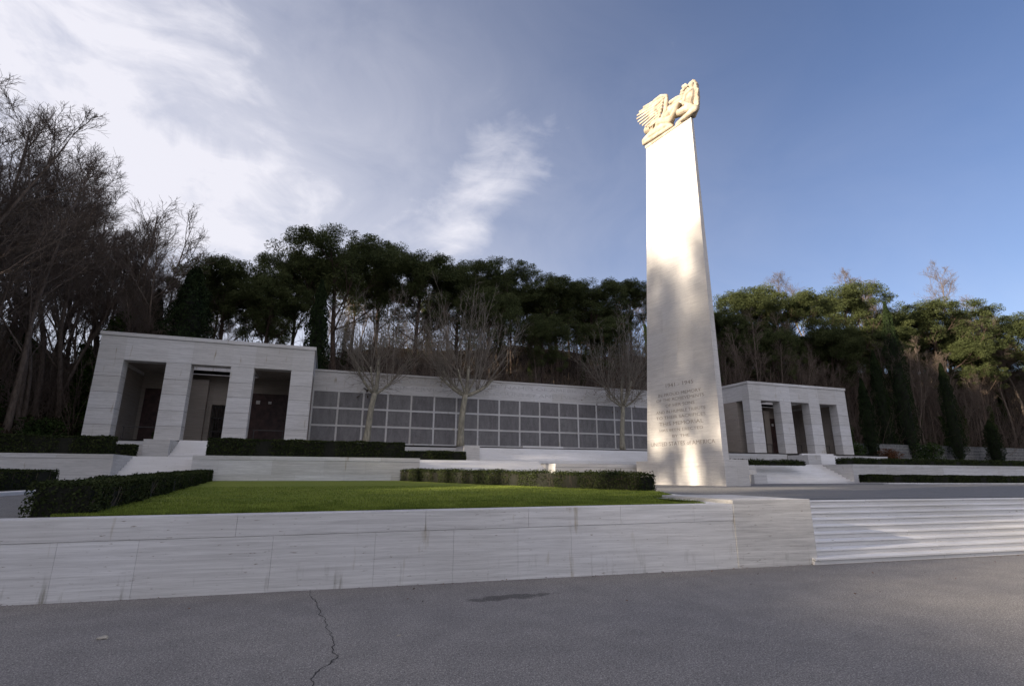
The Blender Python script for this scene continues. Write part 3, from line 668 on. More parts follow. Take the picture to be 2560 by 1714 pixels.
# sculpture on the pylon top --------------------------------------------------------
def sculpture():
    t = thing('winged_sculpture', 'carved winged figure reclining on top of the tall pylon', 'sculpture', pyl(2, .3, 26.5))
    PP = lambda c: np.array(pyl(0, c, 0))
    def S(zx, zy, c=.25):
        return onplane(1560+zx*.15306, 180+zy*.15306, PP(c), N3)
    K = .0047
    def caps(mb, pts):
        # chain of (zx, zy, r_px, depth)
        rr_ = []
        P = [S(p[0], p[1], p[3] if len(p) > 3 else .25) for p in pts]; R = [p[2]*K for p in pts]
        Q = []; RR = []
        for i in range(len(P)-1):
            n_ = max(2, int(np.linalg.norm(P[i+1]-P[i])/.06))
            for k in range(n_): f = k/n_; Q.append(P[i]*(1-f)+P[i+1]*f); RR.append(R[i]*(1-f)+R[i+1]*f)
        Q.append(P[-1]); RR.append(R[-1])
        d0 = (P[1]-P[0])/np.linalg.norm(P[1]-P[0]); d1 = (P[-1]-P[-2])/np.linalg.norm(P[-1]-P[-2])
        pre = [(P[0]-d0*R[0]*f, R[0]*math.sqrt(max(0, 1-f*f))) for f in (.98, .8, .45)]; post = [(P[-1]+d1*R[-1]*f, R[-1]*math.sqrt(max(0, 1-f*f))) for f in (.45, .8, .98)]
        mb.tube([p for p, r in pre]+Q+[p for p, r in post], [r for p, r in pre]+RR+[r for p, r in post], 12)
    def organic(name, mb, vox, amp, seed):
        o = mb.build(name, M_STATUE, t, smooth=True)
        rm = o.modifiers.new('merge', 'REMESH'); rm.mode = 'VOXEL'; rm.voxel_size = vox; rm.use_smooth_shade = True
        tx = bpy.data.textures.new('carve', 'CLOUDS'); tx.noise_scale = .16; tx.noise_depth = 3
        dp = o.modifiers.new('carve', 'DISPLACE'); dp.texture = tx; dp.strength = amp; dp.texture_coords = 'GLOBAL'
        return o
    pb = MB(); pb.hexa([pyl(.15,-.03,26.45), pyl(4.36,-.03,26.45), pyl(4.36,.7,26.45), pyl(.15,.5,26.45), pyl(.15,-.03,26.6), pyl(4.36,-.03,26.72), pyl(4.36,.7,26.72), pyl(.15,.5,26.6)]); pb.build('plinth', M_STATUE, t, bevel=.05)
    rock = MB()
    for ch in ([(350,1130,60,.2),(480,1010,80,.25),(640,930,85,.3),(770,870,50,.3)], [(330,1170,35,.15),(520,1050,35,.1),(720,920,35,.1),(790,880,25,.1)],
               [(400,950,80,.4),(520,860,85,.3),(640,800,70,.2),(760,780,70,.15)], [(900,860,60,.3),(1040,740,70,.3),(1130,700,45,.25)]): caps(rock, ch)
    organic('rock_ledge', rock, .045, .035, 1)
    fig = MB()
    for ch in ([(640,800,62,.2),(740,690,72,.1),(800,620,62,.05),(875,535,44,-.02)], [(875,540,42,-.02),(830,650,44,-.05),(770,770,50,0)],
               [(860,690,40,.2),(960,640,66,.1),(1090,590,60,.05),(1160,600,58,.1)], [(920,795,18,-.15),(1000,735,38,-.12),(1100,660,52,-.05),(1165,620,50,.05)],
               [(1060,590,60,.3),(1090,460,82,.3),(1110,340,76,.3),(1115,275,45,.3)], [(1115,262,34,.25),(1108,215,50,.22)],
               [(1080,320,46,.1),(1010,380,40,0),(985,470,34,-.02),(975,520,22,0)], [(1050,330,36,.4),(950,400,34,.4),(860,430,32,.35),(760,500,34,.3)],
               [(985,500,26,-.02),(1040,540,34,0),(1100,560,40,0)]): caps(fig, ch)
    for ch in ([(690,640,70,.55),(860,580,62,.55),(1020,520,80,.5),(1090,430,70,.45)], [(760,720,60,.5),(900,680,60,.5),(1060,620,70,.5)], [(820,520,44,.5),(930,450,50,.5),(1040,380,60,.45)]): caps(fig, ch)
    organic('figure', fig, .032, .012, 2)
    hair = MB()
    for ch in ([(1080,200,30,.3),(1130,170,40,.35),(1170,220,46,.4)], [(1160,215,50,.4),(1185,340,46,.42),(1190,460,46,.42),(1185,600,40,.4),(1150,730,24,.35)],
               [(1170,220,22,.3),(1195,300,22,.35),(1200,420,24,.35),(1205,560,24,.35)]): caps(hair, ch)
    organic('hair', hair, .03, .11, 3)
    br = MB()
    for ch in ([(970,240,28,.3),(1010,250,30,.3)], [(950,320,30,.3),(975,290,30,.3)], [(935,360,22,.3),(990,350,26,.3),(1030,300,26,.3)], [(1000,200,14,.3),(1030,240,30,.3)], [(1040,270,18,.1),(1100,290,16,.05)]): caps(br, ch)
    organic('olive_branch', br, .026, .09, 4)
    # wing: fan of overlapping feathers
    wing = MB(); caps(wing, [(690,400,34,.3),(695,520,40,.3),(680,640,40,.28),(640,760,46,.25)]); caps(wing, [(690,395,32,.3),(600,400,32,.25),(500,470,24,.2),(420,550,16,.18)])
    roots = [(640,400),(620,440),(610,480),(600,520),(590,560),(585,600),(580,640),(575,690),(570,740),(560,780)]
    tips = [(300,585),(235,660),(200,720),(195,775),(215,820),(245,855),(285,880),(330,895),(370,905),(410,900)]
    for i, (a, b_) in enumerate(zip(roots, tips)):
        mx, my = (a[0]+b_[0])/2, (a[1]+b_[1])/2
        for q in (-6, 6): caps(wing, [(a[0], a[1]+q, 12, .26-.03*i), (mx, my+q, 13, .22-.035*i-q*.006), (b_[0]+10+abs(q), b_[1]-8+q, 10, .18-.035*i-q*.006)])
    for k in range(6):
        a = (650-k*12, 430+k*55); b_ = (500+k*8, 560+k*50); caps(wing, [(a[0], a[1], 24, .12), (b_[0], b_[1], 15, .08)])
    organic('wing', wing, .026, .008, 5)
sculpture()

# ------------------------------------------------------------------ hedges
def hedge(label, pts, width, height, z0, z1, leaf, dens, top_fuzz=.04, seed=1, gaps=(), zh=None):
    """clipped hedge along a line of points: dark twiggy core with leaf faces on every side"""
    rg = np.random.default_rng(seed); P = np.array(pts, float); seg = P[1]-P[0]; L = np.linalg.norm(seg); u = seg/L; n = np.array([-u[1], u[0]])
    t = thing('hedge', label, 'hedge', (P[0][0]+seg[0]/2, P[0][1]+seg[1]/2, min(z0, z1)))
    def W3(a, c, h): x = P[0][0]+u[0]*a+n[0]*c; y = P[0][1]+u[1]*a+n[1]*c; z = z0+(z1-z0)*a/L+h; return np.stack([x, y, z], -1)
    # core
    ns = max(2, int(L/.5)); mb = MB(); hw = width/2-.07; vs = []
    for i in range(ns+1):
        a = L*i/ns; a = min(max(a, .06), L-.06)
        hh = height-.08+.04*math.sin(a*2.1+seed)
        for c, h in ((-hw, 0), (-hw, hh), (hw, hh), (hw, 0)):
            q = W3(np.array(a), np.array(c*(1+.05*math.sin(a*3+c))), np.array(h)); vs.append(tuple(q))
    fs = [(i*4+k, i*4+k+1, i*4+k+5, i*4+k+4) for i in range(ns) for k in range(3)]+[(0, 1, 2, 3)[::-1], tuple(ns*4+k for k in range(4))]
    mb.add(vs, fs); mb.build('stems', M_HCORE, t)
    area = L*height*2+L*width+2*width*height; NN = int(area*dens); pick = rg.random(NN)*area
    a = rg.random(NN)*L; c = (rg.random(NN)-.5)*width; h = rg.random(NN)*height; nb = np.zeros((NN, 3))
    s1 = pick < L*height; s2 = (pick >= L*height) & (pick < 2*L*height); s3 = (pick >= 2*L*height) & (pick < 2*L*height+L*width); s4 = pick >= 2*L*height+L*width
    wob = .05*np.sin(a*1.7+seed)+.03*np.sin(a*5.3+1.3*seed)
    dep = np.abs(rg.normal(size=NN))*.05
    c[s1] = (-width/2-wob+dep)[s1]; c[s2] = (width/2+wob-dep)[s2]; h[s3] = (height+wob*.5-dep+top_fuzz*(rg.random(NN)**4))[s3]
    e = rg.random(NN) < .5; a[s4 & e] = dep[s4 & e]; a[s4 & ~e] = L-dep[s4 & ~e]
    keep = np.ones(NN, bool)
    for ga, gb, dn in gaps: keep &= ~((a > ga) & (a < gb) & (rg.random(NN) < dn))
    nb[s1, :2] = -n; nb[s2, :2] = n; nb[s3, 2] = 1
    C = W3(a, c, h)[keep]; V = leaves(rg, C, leaf, nb[keep], .8, .65)
    link(bpy.data.objects.new('foliage', np_faces('hedge_foliage', V, 4, M_HEDGE)), t)
    # brown twigs showing through
    mt = MB(); rr = random.Random(seed)
    if leaf < .07:
        for k in range(int(L*9)):
            aa = rr.random()*L; sd = rr.choice((-1, 1)); cc_ = sd*(width/2-.03); p0 = W3(np.array(aa), np.array(cc_*.8), np.array(.02)); p1 = W3(np.array(aa+rr.uniform(-.1, .1)), np.array(cc_*1.02), np.array(height*rr.uniform(.5, 1.05)))
            mt.tube([p0, (p0+p1)/2+np.array([rr.uniform(-.02, .02)]*3), p1], .004, 3, cap=False)
        mt.build('twigs', M_BARK, t)
    return t
hA0 = atY(52.5, 1296.8, 9.55); hedge('near clipped hedge along the left edge of the lawn', [(hA0[0]+.40, 9.6), (-6.05, 32.6)], .78, .55, .97, 1.31, .042, 1500, seed=2)
hedge('lower clipped hedge across the path at the far left', [(-12.6, 15.6), (-9.6, 24.2)], .9, .68, 1.07, 1.12, .05, 900, seed=3)
hedge('clipped hedge at the back of the lawn with a thin patch near the pylon', [(hI0[0]+.25, hI0[1]-.3), (hI1[0]-.05, hI1[1]+.3)], .8, .66, 1.30, 1.05, .05, 1000, seed=4, gaps=((13.3, 14.3, .8),), top_fuzz=.1)
hedge('tall dark hedge on the terrace left of the left stair', [(-28, 34.1), (-10.9, 34.1)], .9, .98, Z2-.02, Z2-.02, .09, 420, seed=5)
hedge('tall dark hedge on the terrace behind the middle of the lawn', [(-6.35, 34.1), (4.75, 34.1)], .9, 1.02, Z2-.02, Z2-.02, .08, 520, seed=6)
hedge('small dark hedge in the gap before the left pavilion steps', [(-14.5, 37.3), (-10.75, 37.3)], .8, .72, Z2-.02, Z2-.02, .09, 400, seed=7)
hedge('small dark hedge under the white strip of the upper wall', [(4.0, 37.3), (9.62, 37.3)], .8, .66, Z2-.02, Z2-.02, .09, 400, seed=8)
hedge('low bristly hedge on the terrace right behind the pylon base', [(30.2, 34.2), (38.5, 34.2)], .8, .34, 2.5, 2.5, .09, 500, top_fuzz=.18, seed=9)
hedge('low bristly hedge on the right terrace before the right pavilion', [(42.9, 34.2), (76, 34.2)], .9, .48, Z2-.02, Z2-.02, .09, 450, top_fuzz=.18, seed=10)
hedge('clipped hedge at the foot of the right terrace wall', [(41.6, 31.3), (74, 25.0)], 1.0, .60, 1.16, .98, .08, 600, seed=12)

# ------------------------------------------------------------------ trees
class Tree:
    pass
def rot_about(v, axis, ang):
    axis = axis/np.linalg.norm(axis); c, s = math.cos(ang), math.sin(ang)
    return v*c+np.cross(axis, v)*s+axis*(axis@v)*(1-c)
def perp(d, rr):
    a = np.array([rr.gauss(0, 1), rr.gauss(0, 1), rr.gauss(0, 1)]); a -= d*(a@d); return a/np.linalg.norm(a)
def chain(rr, p, d, L, r0, r1, n, wander, trop):
    pts = [p.copy()]; rs = [r0]; 
    for i in range(n):
        d = d+np.array([rr.gauss(0, wander), rr.gauss(0, wander), rr.gauss(0, wander)+trop]); d = d/np.linalg.norm(d)
        p = p+d*(L/n); pts.append(p.copy()); rs.append(r0+(r1-r0)*(i+1)/n)
    return pts, rs
def sample(pts, f):
    x = f*(len(pts)-1); i = min(int(x), len(pts)-2); k = x-i
    d = pts[i+1]-pts[i]; return pts[i]*(1-k)+pts[i+1]*k, d/np.linalg.norm(d)
def bare_tree(seed, H=20., crown0=.4, n1=16, spread=.55, r0=.20, ivy=False, n2=8, n3=7, n4=3, up=.06, lean=.03):
    rr = random.Random(seed); tr = MB(); cr = MB(); tips = []
    pts, rs = chain(rr, np.zeros(3), np.array([rr.gauss(0, lean), rr.gauss(0, lean), 1.]), H*.97, r0, .03, 12, .045, .05)
    rs[0] *= 1.35; tr.tube(pts, rs, 8)
    if rr.random() < .5:   # second stem
        p, d = sample(pts, .12+.2*rr.random()); ax = perp(d, rr); q, s = chain(rr, p, rot_about(d, ax, .28), H*.72, r0*.6, .02, 9, .05, .07); tr.tube(q, s, 6); stems = [(pts, 1.), (q, .7)]
    else: stems = [(pts, 1.)]
    for spts, w in stems:
        for k in range(int(n1*w)):
            f = crown0+(1-crown0)*(k+rr.random())/(n1*w); f = min(f, .985); p, d = sample(spts, f)
            Lb = H*spread*(.20+.55*(1-f))*(.7+.6*rr.random()); q, s = chain(rr, p, rot_about(d, perp(d, rr), rr.uniform(.38, .78)), Lb, .018+.08*(1-f)*r0/.22, .011, 6, .08, up*1.9)
            cr.tube(q, s, 5, cap=False)
            for j in range(n2):
                f2 = .22+.78*(j+rr.random())/n2; f2 = min(f2, .98); p2, d2 = sample(q, f2); L2 = Lb*(.22+.40*(1-f2))*(.7+.6*rr.random())
                q2, s2 = chain(rr, p2, rot_about(d2, perp(d2, rr), rr.uniform(.4, .9)), L2, .016, .008, 4, .11, up*1.6); cr.tube(q2, s2, 3, cap=False)
                for m in range(n3):
                    f3 = .2+.8*(m+rr.random())/n3; f3 = min(f3, .98); p3, d3 = sample(q2, f3); L3 = (.45+.5*rr.random())*min(1.6, .35+L2*.45)
                    q3, s3 = chain(rr, p3, rot_about(d3, perp(d3, rr), rr.uniform(.35, .9)), L3, .010, .006, 2, .13, up); cr.tube(q3, s3, 3, cap=False); tips.append(q3[-1])
                    for _ in range(n4):
                        p4, d4 = sample(q3, rr.uniform(.2, .95)); e = rot_about(d4, perp(d4, rr), rr.uniform(.4, .9)); cr.tube([p4, p4+e*L3*.6], [.008, .005], 3, cap=False)
    T = Tree(); T.H = H; T.parts = [('trunk', tr.mesh('trunk', M_BARK, True)), ('crown', cr.mesh('crown', M_BARK, True))]
    if ivy:
        rg = np.random.default_rng(seed); Nn = 3200; f = rg.random(Nn)*.55; C = []
        for ff in f:
            p, d = sample(pts, ff); a = rg.random()*6.283; R = (.28+.5*rg.random()**2)*(1.15-ff)*(1+.4*math.sin(ff*30+a)); C.append(p+np.array([math.cos(a), math.sin(a), 0])*R+rg.normal(size=3)*.06)
        T.parts.append(('ivy', np_faces('ivy', leaves(rg, np.array(C), .26), 4, M_IVY)))
    T.tips = tips; return T
def pine_tree(seed, H=20., R=4.6, flat=.36, cb=.62):
    rr = random.Random(seed); rg = np.random.default_rng(seed); tr = MB(); cr = MB()
    pts, rs = chain(rr, np.zeros(3), np.array([rr.gauss(0, .05), rr.gauss(0, .05), 1.]), H*.86, .27, .10, 10, .04, .05); rs[0] *= 1.3
    tr.tube(pts, rs, 8); C = []; NB_ = []; 
    limbs = []
    for k in range(15):
        f = cb-.08+(1-cb+.06)*k/15; f = min(.97, f); p, d = sample(pts, min(.98, f/.86*.86)); az = k*2.4+rr.random()
        out = np.array([math.cos(az), math.sin(az), 0.]); Lb = R*(1.05-.5*(f-cb)/(1-cb))*(.75+.35*rr.random())
        q, s = chain(rr, p, out*.75+np.array([0, 0, .65]), Lb, .12*(1.2-f), .03, 6, .08, .07); cr.tube(q, s, 5, cap=False); limbs.append(q)
        for j in range(6):
            p2, d2 = sample(q, .3+.11*j); q2, s2 = chain(rr, p2, rot_about(d2, perp(d2, rr), .7), Lb*.36, .035, .014, 3, .12, .12); cr.tube(q2, s2, 4, cap=False); limbs.append(q2)
            for _ in range(2):
                p3, d3 = sample(q2, rr.uniform(.3, .9)); q3, s3 = chain(rr, p3, rot_about(d3, perp(d3, rr), .7), Lb*.18, .018, .01, 2, .12, .12); cr.tube(q3, s3, 3, cap=False)
    # dead lower branches
    for k in range(7):
        f = cb*.55+cb*.4*rr.random(); p, d = sample(pts, f); az = rr.random()*6.28; q, s = chain(rr, p, np.array([math.cos(az), math.sin(az), .25]), 1.2+1.5*rr.random(), .03, .01, 4, .15, .02); cr.tube(q, s, 4, cap=False)
    ends = [q[-1] for q in limbs]
    cen = []
    for e in ends: cen.append(e)
    # extra clumps on an uneven umbrella dome
    zc = H*(1-flat*.55); 
    for k in range(135):
        a = rr.random()*6.283; r = R*math.sqrt(rr.random())*(1+.12*math.sin(a*3+seed)+.08*math.sin(a*5)); z = zc+H*flat*.42*math.sqrt(max(0, 1-(r/(R*1.12))**2))*(.9+.2*rr.random())-H*flat*.30*rr.random()**1.4; cen.append(np.array([r*math.cos(a), r*math.sin(a), min(z, H)]))
    for c in cen:     # keep every clump under the umbrella outline
        r_ = math.hypot(c[0], c[1]); top_ = H-.5-H*flat*.36*min(1, r_/(R*1.1))**2.4
        c[2] = min(c[2], top_-.25*rr.random())
    off = np.array([pts[-1][0], pts[-1][1], 0.])
    for i, c in enumerate(cen):
        c = c+(off*.8 if i >= len(ends) else 0); sr = .45+.55*rr.random(); m = int(300*sr)
        u_ = rg.normal(size=(m, 3)); u_ /= np.linalg.norm(u_, axis=1)[:, None]; u_ *= rg.random((m, 1))**.4; u_ *= np.array([sr, sr, sr*.72])
        C.append(c+u_); nb = u_.copy(); nb[:, 2] += .25; NB_.append(nb/np.linalg.norm(nb, axis=1)[:, None])
    C = np.concatenate(C); NB_ = np.concatenate(NB_)
    T = Tree(); T.H = H; T.parts = [('trunk', tr.mesh('trunk', M_PBARK, True)), ('branches', cr.mesh('branches', M_PBARK, True)), ('crown', np_faces('crown', leaves(rg, C, .20, NB_, .5, .28), 4, M_PINE))]
    return T
def cypress(seed, H=12., R=1.25, mat=None, leaf=.13, n=20000):
    rg = np.random.default_rng(seed); rr = random.Random(seed); tr = MB(); tr.tube([(0, 0, 0), (0, 0, H*.5), (0, 0, H*.9)], [.16, .1, .03], 7)
    z = rg.random(n)**.9; prof = np.minimum(1, (z/.10))**.5*np.clip(1-((z-.3)/.72).clip(0)**2.6, .02, 1); a = rg.random(n)*6.283
    lump = 1+.16*np.sin(a*3+z*19+seed)+.13*np.sin(a*5-z*31)+.1*np.sin(z*60+a*2)
    r = R*prof*lump*(1-.5*rg.random(n)**3); C = np.stack([r*np.cos(a), r*np.sin(a), .35+z*(H-.35)], 1)
    nb = np.stack([np.cos(a), np.sin(a), np.full(n, .35)], 1)
    core = MB(); P = [(0, 0, .35+H*.96*k/12) for k in range(13)]; RS = [max(.03, R*.62*min(1, (k/12/.10))**.5*max(.03, 1-max(0, (k/12-.3)/.72)**2.6)) for k in range(13)]; core.tube(P, RS, 8)
    T = Tree(); T.H = H; T.parts = [('trunk', tr.mesh('trunk', M_BARK, True)), ('crown', np_faces('crown', leaves(rg, C, leaf, nb, .6, .55), 4, mat or M_CYP)), ('inner_twigs', core.mesh('inner_twigs', M_HCORE, True))]
    return T
def bush(seed, H=2.5, R=1.6, mat=None, n=2600, leaf=.16):
    rg = np.random.default_rng(seed); C = []
    for k in range(16):
        c = rg.normal(size=3)*np.array([R*.42, R*.42, H*.18])+np.array([0, 0, H*.5]); m = n//16; u_ = rg.normal(size=(m, 3)); u_ /= np.linalg.norm(u_, axis=1)[:, None]; C.append(c+u_*R*.45*rg.random((m, 1))**.35)
    C = np.concatenate(C); C[:, 2] = np.abs(C[:, 2]); st = MB(); rr = random.Random(seed)
    for k in range(14): q, s = chain(rr, np.zeros(3), np.array([rr.gauss(0, .5), rr.gauss(0, .5), 1.]), H*.9, .03, .008, 4, .15, .02); st.tube(q, s, 4, cap=False)
    T = Tree(); T.H = H; T.parts = [('stems', st.mesh('stems', M_BARK)), ('foliage', np_faces('foliage', leaves(rg, C, leaf), 4, mat or M_GBUSH))]
    return T
protos = {}
def place(kind, name, cat, T, X, Y, Htop, label, group=None, ground=None, rz=None, fat=1., seed=0):
    """the same tree parts linked at another place: Empty at the foot, each part copied onto it"""
    z = terr(X, Y)-.1 if ground is None else ground
    k = (Htop-z)/T.H; root = bpy.data.objects.new(name, None); root.location = (X, Y, z); root.empty_display_size = .3; root['_local'] = 1
    rr = random.Random(int(X*31+Y*17)); root.rotation_euler = (0, 0, rr.random()*6.283 if rz is None else rz); root.scale = (k*fat, k*fat, k)
    COL.objects.link(root); tag(root, label, cat, group)
    for pn, me in T.parts:
        o = bpy.data.objects.new(pn, me); COL.objects.link(o); o.parent = root
    return root
def place_px(kind, name, cat, T, px, py, Y, label, group=None, **kw):
    p = atY(px, py, Y)
    if kind == 'pine': p[2] = atY(px, py, Y-3.4*kw.get('fat', 1))[2]
    return place(kind, name, cat, T, p[0], p[1], p[2], label, group, **kw)

BARE = [bare_tree(s, 20, c, n1, sp) for s, c, n1, sp in ((1, .30, 18, .50), (2, .38, 16, .56), (3, .25, 20, .46), (4, .45, 15, .6), (5, .34, 17, .52))]
THIN = [bare_tree(s, 18, .35, 15, .42, r0=.14, n2=6, n3=4, n4=2) for s in (21, 22, 23)]
IVYT = [bare_tree(s, 19, .45, 13, .45, ivy=True, n2=6, n3=5, n4=2) for s in (31, 32)]
PINE = [pine_tree(s, 20, R, fl, cb) for s, R, fl, cb in ((41, 5.0, .34, .60), (42, 4.4, .40, .55), (43, 5.6, .30, .64), (44, 4.0, .36, .60))]
CYPR = [cypress(51), cypress(52, 12, 1.0), cypress(53, 12, 1.5)]
BUSH = [bush(61), bush(62, mat=M_BRUSH), bush(63, mat=M_RUSSET)]

# plane trees in front of the name wall: short trunk, knuckles, long upright shoots
def plane_tree(seed, fork, H, r0, lean, stems, spread, leafn, label, X, Y):
    rr = random.Random(seed); rg = np.random.default_rng(seed); tr = MB(); br = MB(); sh = MB(); lf = []
    z0 = Z3-.05; 
    pts = []; n = 7
    for i in range(n+1):
        f = i/n; pts.append(np.array([lean[0]*f+.06*math.sin(f*5+seed), lean[1]*f, fork*f]))
    tr.tube(pts, [r0*(1.35-.9*f+.75*f*f) if (f := i/n) < .15 else r0*(1.12-.22*f) for i in range(n+1)], 10)
    top = pts[-1]; ends = []
    for (az, el, L, r, kn) in stems:
        if el < 1.2: el *= .62; L *= 1.22
        d = np.array([math.cos(az)*math.cos(el), math.sin(az)*math.cos(el)*.6, math.sin(el)])
        q, s = chain(rr, top-np.array([0, 0, .12]), d, L, r, r*.62, 5, .07, .16); br.tube(q, s, 7); ends.append((q, r))
        br.tube([q[-1]-np.array([0, 0, .1]), q[-1]+np.array([0, 0, .08])], [r*.8, r*.75], 7)
    for q, r in ends:
        for k in range(9 if r > .1 else 7):
            f = .35+.65*rr.random(); p, d = sample(q, min(f, .99)); out = p-top; out[2] = 0; out = out/(np.linalg.norm(out)+.3)
            dd = np.array([out[0]*1.25+rr.gauss(0, .5)*spread, out[1]*.8+rr.gauss(0, .4)*spread, 1.])
            if k % 3 == 0: dd = np.array([dd[0]*.22, dd[1]*.2, 1.])
            dd /= np.linalg.norm(dd)
            Ls = (H-p[2])*rr.uniform(.5, .98)*(1-.30*min(1, abs(p[0]-top[0])/2.5))*(1-.25*abs(dd[0])); a, b_ = chain(rr, p, dd, Ls, (.026+.016*rr.random()), .007, 10, .07, .10); sh.tube(a, b_, 5, cap=False)
            for j in range(16):
                p2, d2 = sample(a, min(.97, .08+.88*(j+rr.random())/16)); a2, b2 = chain(rr, p2, rot_about(d2, perp(d2, rr), rr.uniform(.35, .95)), rr.uniform(.8, 2.1)*(1.1-j/22), .012, .006, 4, .10, .07); sh.tube(a2, b2, 3, cap=False)
                for _ in range(3):
                    p3, d3 = sample(a2, rr.uniform(.25, .95)); a3, b3 = chain(rr, p3, rot_about(d3, perp(d3, rr), .6), rr.uniform(.25, .7), .008, .005, 2, .1, .06); sh.tube(a3, b3, 3, cap=False)
                    if rr.random() < .25: lf.append(a3[-1])
        # low, drooping side twigs
        for k in range(16):
            p, d = sample(q, rr.uniform(.2, .95)); az = rr.random()*6.283; a, b_ = chain(rr, p, np.array([math.cos(az), math.sin(az)*.7, .12]), rr.uniform(1.0, 2.4), .014, .005, 5, .13, -.02); sh.tube(a, b_, 3, cap=False)
            for _ in range(4):
                p3, d3 = sample(a, rr.uniform(.3, .98)); a3, b3 = chain(rr, p3, rot_about(d3, perp(d3, rr), .7), rr.uniform(.3, .7), .007, .004, 2, .1, -.02); sh.tube(a3, b3, 3, cap=False); lf.append(a3[-1])
    t = bpy.data.objects.new('plane_tree', None); t.location = (X, Y, z0); t['_local'] = 1; COL.objects.link(t); tag(t, label, 'tree', 'bare plane trees before the name wall')
    for nm, me in (('trunk', tr.mesh('trunk', M_PLANE, True)), ('limbs', br.mesh('limbs', M_PLANE, True)), ('shoots', sh.mesh('shoots', M_TWIG, True))):
        o = bpy.data.objects.new(nm, me); COL.objects.link(o); o.parent = t
    idx = rg.choice(len(lf), min(leafn, len(lf)), replace=False); C = np.array([lf[i] for i in idx])+rg.normal(size=(len(idx), 3))*.03
    o = bpy.data.objects.new('dead_leaves', np_faces('dead_leaves', leaves(rg, C, .13), 4, M_RUSSET if seed == 3 else M_BRUSH)); COL.objects.link(o); o.parent = t
    return t
pL = atY(911, 1110, 43.2); pM = atY(1149, 1117, 43.2); pR = atY(1557, 1126, 43.2)
plane_tree(1, 4.3, 15.2, .24, (.55, 0), [(1.2, 1.35, 3.2, .20, 1), (2.9, .75, 2.3, .13, 1), (.2, .8, 1.9, .11, 1), (4.5, .9, 1.9, .09, 1)], 1., 90, 'left plane tree with a pale leaning trunk and broken stem', pL[0], pL[1])
plane_tree(2, 4.6, 18.0, .27, (.35, 0), [(1.5, 1.4, 2.6, .20, 1), (3.3, .55, 2.2, .15, 1), (0., .7, 2.4, .17, 1), (2.4, 1.0, 2.4, .13, 1), (.9, 1.05, 2.3, .12, 1), (4.4, .9, 2., .11, 1)], 1.15, 60, 'middle and tallest bare plane tree with wide upright shoots', pM[0], pM[1])
plane_tree(3, 4.3, 15.6, .22, (.2, 0), [(1.5, 1.35, 3.0, .17, 1), (3.2, .55, 1.8, .10, 1), (0., .6, 1.8, .10, 1), (2.3, 1.0, 2.4, .11, 1), (.8, 1.1, 2.4, .11, 1), (5, 1.0, 2.2, .10, 1)], 1.0, 420, 'right plane tree with russet leaves left, nearest to the pylon', pR[0], pR[1])

# pines along the skyline: top of the crown sighted from the photograph, foot on the hillside
D = 2560/2342.
pines = [ # px, py of crown top (display), Y, kind, fat, label
 (535, 556, 62, 3, .95, 'stone pine with small open crown right of the dark cypress, above the left pavilion'),
 (640, 590, 60, 1, .8, 'low dark stone pine between the small open pine and the tallest group'),
 (700, 560, 64, 0, .85, 'left shoulder pine of the tallest pine group, crown over the pavilion corner'),
 (800, 516, 63, 2, 1.0, 'tallest broad stone pine above the junction of pavilion and name wall'),
 (868, 524, 70, 1, .85, 'stone pine with steep right edge at the right end of the tallest group'),
 (965, 548, 62, 3, .95, 'slim stone pine with open branches standing between the tall group and the long row'),
 (1060, 572, 66, 1, .95, 'stone pine directly behind the middle plane tree'),
 (1155, 578, 68, 2, .90, 'broad domed stone pine right of the middle plane tree'),
 (1110, 640, 58, 0, .8, 'lower dark pine in front of the broad domed one'),
 (1265, 602, 64, 3, 1.0, 'narrow pine rising left of the long even row near the pylon'),
 (1345, 612, 66, 0, .95, 'stone pine in the long even row behind the right plane tree'),
 (1240, 690, 57, 1, .8, 'low dark pine crown under the row left of the right plane tree'),
 (1425, 625, 70, 2, .8, 'yellowish sunlit pine just left of the pylon'),
 (1390, 700, 58, 3, .9, 'low dark pine crown beside the left edge of the pylon'),
 (1700, 642, 66, 1, .95, 'sun topped stone pine directly right of the pylon'),
 (1800, 655, 60, 2, .85, 'stone pine with bright lit flank above the right pavilion'),
 (1760, 745, 54, 0, .65, 'small drooping pine crown low behind the right pavilion'),
 (1905, 641, 64, 0, .95, 'highest rounded sunlit pine above the right end of the right pavilion'),
 (1885, 730, 57, 3, .9, 'dark lower pine behind the right end of the right pavilion'),
 (1650, 700, 60, 3, .8, 'dark pine half hidden by the right edge of the pylon'),
 (2120, 680, 60, 2, 1.0, 'wide flat topped pine at the right with light on its rim'),
 (2050, 700, 66, 0, .8, 'left shoulder pine of the wide flat topped group at the right'),
 (2205, 700, 62, 1, .8, 'right shoulder pine of the wide flat topped group'),
 (2335, 690, 52, 1, .9, 'dark pine crown cut by the right edge of the picture'),
]
for px, py, Y, k, fat, lab in pines:
    if px > 1600: py -= 14
    place_px('pine', 'pine_tree', 'pine', PINE[k], px*D, py*D, Y, lab, 'stone pines along the skyline', fat=fat*1.22)
rr = random.Random(15)
for i in range(34):   # second row, lower and farther, closing the gaps
    px = 480+i*58+rr.uniform(-25, 25); px += (px > 1450)*160
    if px > 2400: break
    if px < 1000 and i % 3: continue
    py = lerp_tab(px, [(480, 640), (800, 600), (1100, 640), (1450, 690), (1700, 720), (2000, 730), (2400, 770)])+rr.uniform(-10, 45)
    place_px('pine', 'pine_tree', 'pine', PINE[(i*3) % 4], px*D, py*D, rr.uniform(68, 82), 'darker pine crown in the second row, mostly hidden behind the front pines', 'second row of pines', fat=1.2)
